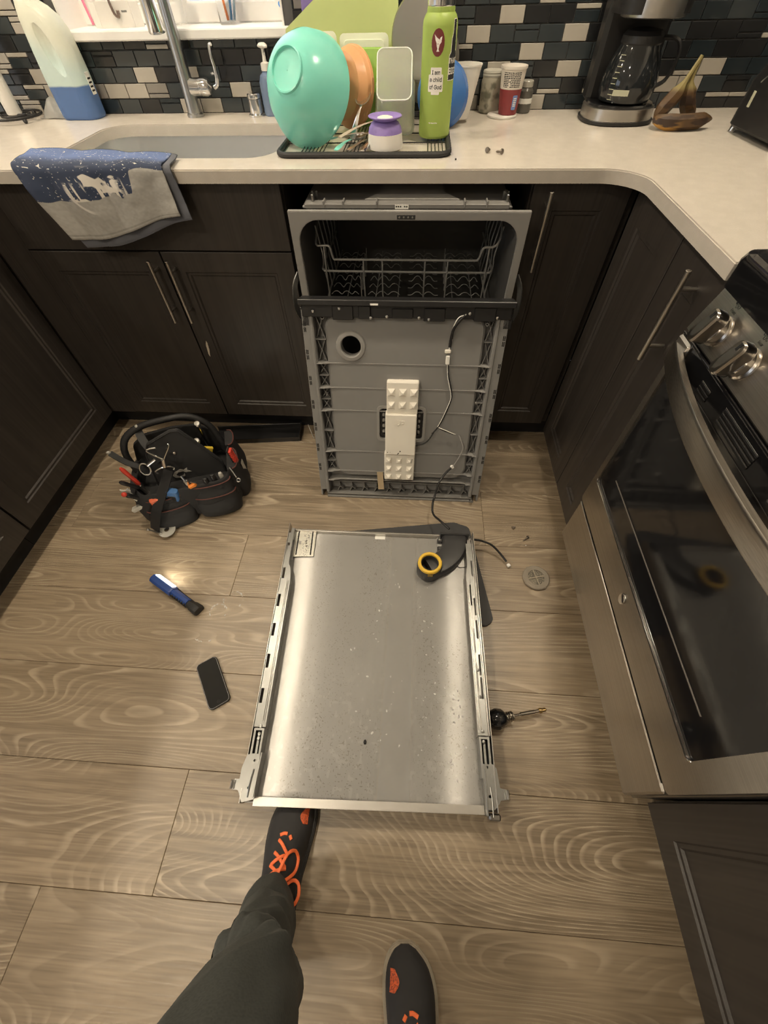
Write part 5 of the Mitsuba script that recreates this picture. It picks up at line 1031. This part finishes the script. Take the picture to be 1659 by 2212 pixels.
bp('strap_clip', cat([mv(tube(np.column_stack([circ(.016, 20, .022), np.zeros(20)]), .0028, 7, True), fr((-.092, -.068, .222), (1, 0, 0), (0, .3, .95), (0, -.95, .3))), cyl((-.078, -.068, .236), (-.046, -.062, .252), .006, 12)]), 'm_chrome', 'chrome ring clip')
# tools, each a thing
def tl(name, label, catg, parts):
    k = thing(name, label, catg)
    for nm, m, mm in parts: part(k, nm, mv(m, BL_), mm, None, 35)
    return k
def grip(a, b, r0, r1, n=14):
    a, b = np.array(a, float), np.array(b, float); return tube(spline([a, a * .6 + b * .4, b], n), np.interp(np.linspace(0, 1, n), [0, .1, .6, .9, 1], [r0 * .7, r0, r1, r0, r0 * .5]), 10)
tl('pliers', 'red and black handled pliers sticking out of the left side of the bag', 'pliers', [('handle', grip((-.150, -.05, .14), (-.172, -.04, .225), .008, .007), 'm_red'), ('handle', grip((-.150, -.065, .14), (-.180, -.085, .205), .008, .007), 'm_black'), ('jaw', cyl((-.150, -.058, .145), (-.140, -.055, .08), .008, 10), 'm_steel')])
tl('screwdriver', 'black and red handled screwdriver low at the left of the bag', 'screwdriver', [('handle', grip((-.155, -.095, .12), (-.178, -.112, .168), .009, .008), 'm_black'), ('cap', sph((-.180, -.114, .173), .0085), 'm_red'), ('shaft', cyl((-.155, -.095, .12), (-.145, -.09, .07), .003, 8), 'm_chrome')])
tl('utility_knife', 'pale grey utility knife at the left front corner of the bag', 'knife', [('handle', mv(bx(-.045, .045, -.011, .011, -.008, .008, .004), loc(-.160, -.108, .095, -8) @ rot(-25, 'y')), 'm_tool_w'), ('slider', mv(bx(-.015, .006, -.004, .004, .008, .0115, .001), loc(-.160, -.108, .095, -8) @ rot(-25, 'y')), 'm_grey')])
tl('wrench', 'small grey wrench standing in the left side pocket of the bag', 'wrench', [('body', mv(ext(Polygon([(-.006, -.05), (.006, -.05), (.006, .03), (.013, .040), (.012, .055), (.005, .048), (-.005, .048), (-.012, .055), (-.013, .040), (-.006, .03)]), .005), fr((-.168, -.095, .128), (1, 0, 0), (-.2, 0, 1), (0, -1, 0))), 'm_tool_w')])
tl('tape_measure', 'red tape measure in the left front pocket of the bag', 'tape measure', [('case', mv(loft([rs(.044, .030, .010, z) for z in (0, .003, .030, .034)] + [rs(.036, .022, .008, .0365)]), loc(-.100, -.118, .094, 10)), 'm_tool_red'), ('button', mv(bx(-.008, .008, -.004, .004, .036, .039, .001), loc(-.100, -.118, .094, 10)), 'm_black')])
tl('stud_finder', 'blue hand tool in the left front pocket beside the red tape measure', 'hand tool', [('body', mv(loft([rs(.046, .030, .010, z) for z in (0, .004, .040)] + [rs(.038, .022, .008, .050)]), loc(-.050, -.112, .095, -15) @ rot(12, 'y')), 'm_tool_blue'), ('pad', mv(bx(-.014, .014, -.0165, -.012, .012, .036, .002), loc(-.050, -.112, .095, -15) @ rot(12, 'y')), 'm_black')])
tl('hex_key_set', 'small orange tool in the right front pocket of the bag', 'hand tool', [('body', mv(bx(-.014, .014, -.007, .007, 0, .040, .004), loc(.040, -.108, .110, 10) @ rot(-20, 'y')), 'm_tool_or'), ('key', cyl((.044, -.108, .148), (.03, -.11, .16), .002, 8), 'm_chrome')])
tl('socket', 'chrome socket beside the orange tool in the bag', 'socket', [('body', mv(lathe([(.008, 0), (.009, .002), (.009, .024), (.0075, .026), (.006, .018), (.001, .018)], 18), loc(.014, -.100, .135)), 'm_chrome'), ('stem', cyl((.012, -.098, .16), (.006, -.09, .178), .004, 10), 'm_chrome')])
for i, (x, y, z, r) in enumerate(((.078, -.105, .130, .010), (.104, -.098, .134, .010), (.130, -.092, .128, .008))):
    tl('nut_driver', ('black capped nut driver left in the right pocket', 'black capped nut driver in the middle of the right pocket', 'grey capped nut driver at the right end of the pocket')[i], 'nut driver', [('handle', mv(lathe([(r * .8, -.03), (r, .0), (r, .022), (r * .7, .028), (.001, .029)], 16), loc(x, y, z)), 'm_black' if i < 2 else 'm_reflect'), ('shaft', cyl((x, y, z - .03), (x, y, z - .08), .003, 8), 'm_chrome')])
tl('level', 'yellow spirit level standing in the middle of the bag', 'level', [('body', mv(bx(-.016, .016, -.006, .006, -.10, .055, .003), loc(.085, .0, .150, 10) @ rot(28, 'y')), 'm_tool_yel'), ('vial', mv(bx(-.005, .005, -.0075, -.005, .015, .03, .001), loc(.085, .0, .150, 10) @ rot(28, 'y')), 'm_pale')])
for i, (x, y, z) in enumerate(((.052, .055, .245), (.066, .062, .275))): tl('ratchet', ('chrome ratchet head in the middle of the bag', 'chrome ratchet head by the carry handle at the back of the bag')[i], 'ratchet', [('head', mv(lathe([(.010, 0), (.012, .003), (.012, .010), (.009, .013), (.001, .0135)], 18), loc(x + .03, y - .045 * (1 - i), z - .02) @ rot(20, 'x')), 'm_chrome'), ('shank', cyl((x + .03, y - .045 * (1 - i), z - .02), (x + .028, y - .04 * (1 - i), z - .12), .0055, 10), 'm_chrome')])
k = thing('bit_holder', 'red striped bit holder in the right side pocket of the bag', 'bit holder')
for q in range(8): part(k, 'bit_sleeve', mv(bx(-.011, .011, -.006, .006, q * .0095, q * .0095 + .0052, .001), BL_ @ loc(.190, -.050, .150, 70) @ rot(-8, 'y')), 'm_red')
part(k, 'back_plate', mv(bx(-.012, .012, .003, .008, -.02, .078, .001), BL_ @ loc(.190, -.050, .150, 70) @ rot(-8, 'y')), 'm_black')
# black plinth strip behind the bag
ks = thing('plinth_panel', 'flat black kick plate lying on the floor between the tool bag and the cabinets', 'panel'); KM = loc(-.650, -.012, 0, 6)
part(ks, 'plate', mv(bx(-.185, .185, -.045, .045, .0, .003, .001), KM), 'm_black'); part(ks, 'flange', mv(bx(-.185, .185, -.045, -.042, .002, .024, .001), KM), 'm_black_gloss'); part(ks, 'flange', mv(bx(-.185, .185, .042, .045, .002, .024, .001), KM), 'm_black'); part(ks, 'end_tab', mv(bx(.182, .185, -.045, .045, .002, .030, .001), KM), 'm_black')
solo('zip_tie', tube(spline([(-.435, .035, .03), (-.430, .015, .045), (-.418, -.005, .03), (-.412, -.012, .01), (-.405, -.02, .002)], 24), .0016, 6), 'm_reflect', 'loose pale wire end beside the left foot of the dishwasher', 'wire')
# ---------------------------------------------------------------- small things on the floor
wl = thing('work_light', 'blue and black hand work light lying lit on the floor left of the panel', 'work light'); WM = loc(-.828, -.716, .0, -29)
sec = lambda w, h, z0, x: np.array([(x, y, z) for y, z in ((-w, z0 + .006), (-w + .006, z0), (w - .004, z0), (w, z0 + .004), (w, z0 + h * .40), (w * .35, z0 + h), (-w + .006, z0 + h), (-w, z0 + h - .006))])
part(wl, 'head', mv(loft([sec(.0145, .026, .002, 0), sec(.0175, .032, .001, .006), sec(.0175, .032, .001, .094), sec(.0155, .028, .002, .100)]), WM), 'm_wl_blue', 'blue lamp head'); mat('m_wl_blue', (.025, .065, .26), .35)
part(wl, 'spine', mv(loft([sec(.012, .018, .010, .094), sec(.012, .016, .011, .17)]), WM), 'm_wl_blue')
ln = np.array([(.010, .0165, .0155), (.090, .0165, .0155), (.090, .0085, .0315), (.010, .0085, .0315)]); nrm = np.cross(ln[1] - ln[0], ln[3] - ln[0]); nrm /= np.linalg.norm(nrm); nrm = nrm if nrm[1] > 0 else -nrm
lens = trimesh.convex.convex_hull(np.vstack([ln, ln + nrm * .0015])); part(wl, 'led_strip', mv(lens, WM), 'm_white', 'glowing white lamp strip', smooth=False, emitter={'type': 'area', 'radiance': {'type': 'rgb', 'value': [LED * c for c in (1, .93, .74)]}})
part(wl, 'grip', mv(loft([sec(a, b, .001, x) for x, a, b in ((.086, .0165, .020), (.10, .0168, .022), (.14, .0145, .022), (.180, .0140, .022), (.190, .0170, .026), (.212, .0185, .029), (.218, .0165, .026))]), WM), 'm_rubber', 'black ribbed grip')
for q in range(6): part(wl, 'grip_rib', mv(bx(.108 + q * .011, .113 + q * .011, -.0160, .006, .003, .0245, .001), WM), 'm_black')
phn = thing('phone', 'black smartphone lying face up on the floor left of the panel', 'phone'); PHM = loc(-.5285, -1.028, 0, -55.4)
part(phn, 'case', mv(loft([rs(.139, .058, .011, .0), rs(.1415, .0605, .012, .0015), rs(.1415, .0605, .012, .0085), rs(.139, .058, .011, .0098)]), PHM), 'm_black', 'dark case'); part(phn, 'screen', mv(loft([rs(.1365, .0555, .010, .0092), rs(.1365, .0555, .010, .0103)]), PHM), 'm_screen', 'black glass screen'); mat('m_screen', (.016, .016, .016), .12, spec=.3)
part(phn, 'bezel', mv(tube(rs(.138, .057, .0105, .0098), .0007, 6, True), PHM), 'm_grey_lt'); part(phn, 'home_button', mv(shell([(.0038, .0100), (.0045, .0105), (.0050, .0100)], 20), PHM @ loc(.058, .0, 0)), 'm_grey_dk')
vc = thing('vent_cap', 'round grey vent cap with a cross and mesh lying on the floor by the oven', 'vent cap'); VM = loc(.442, -.642, 0, 14)
part(vc, 'rim', mv(shell([(.026, .002), (.041, 0), (.0435, .002), (.0435, .008), (.041, .0105), (.030, .0115), (.027, .0105)], 48), VM), 'm_cap'); mat('m_cap', (.235, .205, .165), .6)
def meshc(p, n, uv): return mix((.06, .052, .042), (.26, .23, .18), smoothstep(.45, .55, noise(p.x * 700, p.y * 700)))
mat('m_capmesh', proc(meshc), .7); mat('m_capbar', (.32, .28, .22), .6); part(vc, 'mesh', mv(lathe([(.0275, .004), (.0275, .0075), (.001, .0075)], 40), VM), 'm_capmesh', 'speckled mesh')
for a in (0, 90): part(vc, 'cross_bar', mv(bx(-.028, .028, -.0019, .0019, .006, .0105, .0006), VM @ rot(a)), 'm_capbar')
for a in range(4): part(vc, 'raised_arc', mv(ext(Polygon([(r * math.cos(t), r * math.sin(t)) for r, ts in ((.0375, np.linspace(.35, 1.2, 9)), (.0335, np.linspace(1.2, .35, 9))) for t in ts]), .002, .0095), VM @ rot(a * 90)), 'm_cap'); 
for a in range(4): part(vc, 'catch', mv(bx(.0405, .0455, -.0035, .0035, .003, .0085, .001), VM @ rot(a * 90 + 20)), 'm_cap')
screw('screw', 'small dark screw on the floor, nearer the dishwasher', (.392, -.446, 0), 40, .010); screw('screw', 'longer metal screw on the floor behind the vent cap', (.438, -.484, 0), 220, .022)
solo('crumb', mv(sph((0, 0, 0), .0022, 1), t=(.428, -.516, .0022)), 'm_label', 'tiny pale crumb on the floor near the longer screw', 'crumb')
sv = thing('stubby_screwdriver', 'stubby screwdriver with a black ball grip and chrome shaft right of the panel', 'screwdriver')
d = np.array([.399, -1.044, .020]) - np.array([.268, -1.076, .026]); SVM = axis((.268, -1.076, .026), d)
part(sv, 'ball_grip', mv(lathe([(.004, -.0275), (.014, -.024), (.022, -.015), (.0262, 0), (.022, .015), (.014, .023), (.011, .026)], 32), SVM), 'm_black_gloss', 'black ball grip'); part(sv, 'coil', mv(cat([tube([(.0105 * math.cos(t), .0105 * math.sin(t), .024 + t / 6.283 * .0055) for t in np.linspace(0, 6.283 * 3.5, 90)], .0026, 7), lathe([(.009, .024), (.009, .044)], 16)]), SVM), 'm_knob', 'steel coil collar')
part(sv, 'shaft', mv(lathe([(.0035, .043), (.0035, .064), (.0052, .066), (.0052, .105), (.0038, .107), (.0038, .118)], 16), SVM), 'm_knob', 'chrome shaft'); part(sv, 'brass_tip', mv(lathe([(.006, .118), (.0065, .120), (.0065, .126), (.005, .128), (.005, .136), (.0035, .138), (.001, .138)], 12), SVM), 'm_brass', 'brass coloured tip'); mat('m_brass', (.50, .36, .17), .3, 1.0)
# water rings on the floor
wg = np.random.default_rng(9)
for i, (cx, cy, R, lab) in enumerate(((-.545, -.775, .030, 'broken ring of water drops on the floor right of the work light, upper'), (-.582, -.816, .026, 'broken ring of water drops on the floor right of the work light, lower'), (-.60, -.895, .034, 'scattered water drops on the floor above the phone'))):
    ms = []
    for q in range(16 if i < 2 else 10):
        a = wg.uniform(-.6, 4.6) if i < 2 else wg.uniform(3.3, 6.2); r = R * wg.uniform(.94, 1.08); ms.append(drop(cx + r * math.cos(a), cy + r * math.sin(a) * (1 if i < 2 else .5), wg.uniform(.0009, .0024), -.0001, wg.uniform(1, 2.2), a))
    if i < 2: t = np.linspace(.5, 1.5, 14); ms.append(tube(np.column_stack([cx + R * np.cos(t), cy + R * np.sin(t), np.full(14, .0003)]), .0010, 6))
    solo('water_drops', cat(ms), 'm_drop', lab, 'water', kind='stuff', smooth=True)
# ---------------------------------------------------------------- the photographer's legs
mat('m_knit', (.022, .021, .022), .8, sheen=.3); mat('m_lace', (.86, .17, .05), .6); mat('m_sole', (.30, .26, .20), .7); mat('m_sole_dk', (.03, .028, .027), .7)
def trc(p, n, uv): return mix((.034, .037, .034), (.046, .049, .045), noise(p.x * 500, p.y * 500, p.z * 500))
mat('m_trouser', proc(trc), .85, sheen=.3)
def orc(p, n, uv): return mix((.62, .11, .03), (.30, .055, .025), smoothstep(.5, .6, noise(p.x * 900, p.y * 900, p.z * 300)))
mat('m_mesh_or', proc(orc), .7)
pe = thing('person', 'person in dark grey trousers and black knit shoes with bright orange laces, seen from above', 'person')
SY = np.array([0, .012, .04, .09, .14, .19, .23, .262, .284, .296]); SW = np.array([.020, .030, .0345, .035, .0385, .0465, .049, .044, .031, .010]); SH = np.array([.060, .085, .098, .103, .098, .078, .062, .052, .042, .020]); SX = np.array([0, 0, 0, .001, .002, .002, .000, -.004, -.008, -.010])
def shoe(x, y, rz, side, lab, sole):
    """side +1: big toe on the right (left foot); local y runs from heel to toe"""
    M = loc(x, y, 0, rz); S = np.diag([side, 1, 1, 1.0]); ys = np.linspace(0, .296, 44); w, h, xo = (np.interp(ys, SY, q) for q in (SW, SH, -SX))
    from scipy.ndimage import gaussian_filter1d as g1
    w, h, xo = g1(w, 1.6, mode='nearest'), g1(h, 1.6, mode='nearest'), g1(xo, 1.6); w[-1] *= .55
    def P(yy, a): wy, hy, xx = (np.interp(yy, ys, q) for q in (w, h, xo)); return np.array([xx + wy * np.sign(np.cos(a)) * np.abs(np.cos(a)) ** .85, yy, .016 + (hy - .016) * np.sin(a) ** .80])
    def topz(xl, yy):
        wy, hy, xx = (np.interp(yy, ys, q) for q in (w, h, xo)); c = np.clip(abs(xl - xx) / wy, 0, .98) ** (1 / .85); return .016 + (hy - .016) * (1 - c * c) ** .40
    A = np.linspace(0, math.pi, 25); rings = [np.array([P(yy, a) for a in A]) for yy in ys]
    up = loft(rings); fix = lambda m: (lambda q: (q.invert() if side < 0 else None, q)[1])(mv(m, M @ S))
    sh = part(pe, 'shoe', fix(up), 'm_knit', lab, smooth=60)
    ol = np.array([(xo[i] + w[i] + .004, ys[i]) for i in range(44)] + [(xo[i] - w[i] - .004, ys[i]) for i in range(43, -1, -1)]); pol = Polygon(ol).buffer(.002)
    part(sh, 'sole', fix(cat([ext(pol, .018, .0), ext(pol.buffer(-.002), .004, .018)])), sole, 'rubber sole', smooth=40)
    pa = []
    for i in range(9):
        for j in range(7): pass
    U, V = np.meshgrid(np.linspace(0, 1, 14), np.linspace(0, 1, 9), indexing='ij')
    def pf(U, V):
        yy = .236 + .030 * U; a = .72 + (.30 + .20 * np.sin(math.pi * U)) * V - .05 * (1 - np.sin(math.pi * U)); Q = np.stack([np.array([[P(yy[i, j], a[i, j]) for j in range(U.shape[1])] for i in range(U.shape[0])])], 0)[0]; c = np.array([0, 0, .02]); d = Q - c; d[..., 1] = 0; d /= np.linalg.norm(d, axis=2, keepdims=True); return Q + d * .0006
    pm2, _ = sheet(pf, 14, 9, .001); part(sh, 'toe_patch', fix(pm2), 'm_mesh_or', 'orange mesh patch by the big toe', smooth=40)
    tg = [(x_, y_) for x_, y_ in ((-.018, .10), (.020, .10), (.016, .206), (-.013, .206))]
    lw = lambda pts, n=20, wd=.0042, lift=.0016: tube(spline([(a, b, topz(a, b) + lift + (c[0] if c else 0)) for a, b, *c in pts], n), 0, 8, flat=(wd * .8, .0018), ups=(0, 0, 1))
    for q in range(5):
        yb = .200 - q * .021; wdt = .013 + .0022 * q
        part(sh, 'lace', fix(lw([(-wdt, yb + .004), (-wdt * .3, yb - .001, .001), (wdt * .5, yb - .010, .002), (wdt, yb - .017)])), 'm_lace'); 
        if q: part(sh, 'lace', fix(lw([(wdt, yb + .002), (wdt * .3, yb - .0, .003), (-wdt * .4, yb - .007, .003), (-wdt, yb - .016)])), 'm_lace')
    part(sh, 'lace', fix(lw([(-.013, .212), (-.004, .216), (.003, .216)], 10)), 'm_lace'); part(sh, 'lace', fix(lw([(.009, .214), (.014, .207)], 8)), 'm_lace')
    part(sh, 'lace_loop', fix(lw([(.0, .140, .006), (.008, .160, .012), (.016, .184, .012), (.028, .190, .006), (.036, .176, .004), (.034, .154, .006), (.020, .142, .010), (.002, .134, .008)], 50)), 'm_lace', 'loose orange bow loop')
    part(sh, 'lace_loop', fix(lw([(.002, .134, .008), (.020, .134, .012), (.034, .142, .014), (.047, .138, .030), (.053, .122, .036), (.046, .106, .034), (.032, .104, .016), (.020, .116, .008)], 50)), 'm_lace', 'loose orange bow loop')
    part(sh, 'lace_end', fix(lw([(.004, .150, .010), (-.004, .130, .012), (-.012, .108, .010)], 20)), 'm_lace'); part(sh, 'lace_end', fix(lw([(.008, .146, .012), (.002, .126, .013), (-.006, .104, .012)], 20)), 'm_lace')
    return sh
shoe(-.246, -1.560, -3, 1, 'left shoe, its toe under the steel panel', 'm_sole_dk'); shoe(.062, -1.802, 3, -1, 'right shoe', 'm_sole')
# folds of the cloth: height, direction round the leg, width in height, spread, depth, slant
FOLDS = [(.12, 1.9, .016, 1.1, .009, .02), (.155, 1.2, .012, 1.0, -.010, .03), (.19, 2.2, .018, 1.2, .008, -.03), (.245, 1.0, .014, 1.0, -.009, .06), (.29, 1.8, .020, 1.1, .010, .07), (.335, 1.3, .014, .9, -.012, .09), (.375, 2.3, .020, 1.2, .014, -.06), (.42, 1.6, .015, 1.3, -.011, .05), (.46, 1.0, .02, 1.1, .010, .08), (.10, 3.6, .014, 1.0, .008, .02), (.20, 3.2, .014, .9, -.008, .04), (.31, 3.4, .016, 1.0, .010, -.05), (.40, 2.9, .014, 1.0, -.012, .07), (.16, .2, .014, .9, .007, -.03), (.28, .1, .016, .9, -.009, .05), (.38, .4, .018, .9, .010, .05)]
def legrings(path, rad, seed, nseg=64, nz=90):
    Pp = spline(path, nz); R_ = np.array([[np.interp(t, np.linspace(0, 1, len(rad)), [q[i] for q in rad]) for i in (0, 1)] for t in np.linspace(0, 1, nz)]); a = np.linspace(0, 2 * math.pi, nseg, endpoint=False); out = []
    for k_, (c, r) in enumerate(zip(Pp, R_)):
        z = c[2]; dirv = np.stack([np.cos(a), np.sin(a)], 1)
        q = np.stack([np.cos(a) * 1.2 + seed, np.sin(a) * 1.2, np.full(nseg, z * 5.5)], 1)
        g = lambda x: np.exp(-x * x)
        f = (meshkit.fbm(q, 3, seed) - .5) * .030
        for z0, a0, wz, wa, am, sl in FOLDS: d_ = (a - a0 + math.pi) % (2 * math.pi) - math.pi; f += am * g((z - z0 - sl * d_) / wz) * g(d_ / wa)
        rr_ = 1 + f / .08
        out.append(np.column_stack([c[0] + dirv[:, 0] * r[0] * rr_, c[1] + dirv[:, 1] * r[1] * rr_, np.full(nseg, z)]))
    return out
L1 = legrings([(-.240, -1.488, .072), (-.229, -1.490, .16), (-.202, -1.495, .30), (-.174, -1.502, .44), (-.172, -1.52, .54), (-.180, -1.60, .70), (-.175, -1.72, .90), (-.17, -1.74, .96)], [(.054, .078), (.053, .072), (.055, .074), (.063, .080), (.078, .085), (.092, .092), (.10, .11), (.09, .11)], 3)
L2 = legrings([(.064, -1.772, .072), (.062, -1.775, .16), (.055, -1.775, .30), (.045, -1.772, .44), (.04, -1.77, .54), (.0, -1.775, .70), (-.035, -1.78, .90), (-.045, -1.78, .96)], [(.056, .078), (.060, .074), (.068, .074), (.076, .078), (.080, .082), (.088, .092), (.10, .11), (.09, .11)], 8)
hip = loft([rs(.20, .20, .09, .80, 8, -.11, -1.76), rs(.32, .24, .11, .88, 8, -.11, -1.76), rs(.33, .24, .11, .98, 8, -.11, -1.765), rs(.30, .22, .10, 1.06, 8, -.11, -1.77)])
def flip(m): m = clean(m); return m
part(pe, 'trousers', uni(flip(loft(L1)), flip(loft(L2)), flip(hip)), 'm_trouser', 'dark grey trousers', smooth=60)
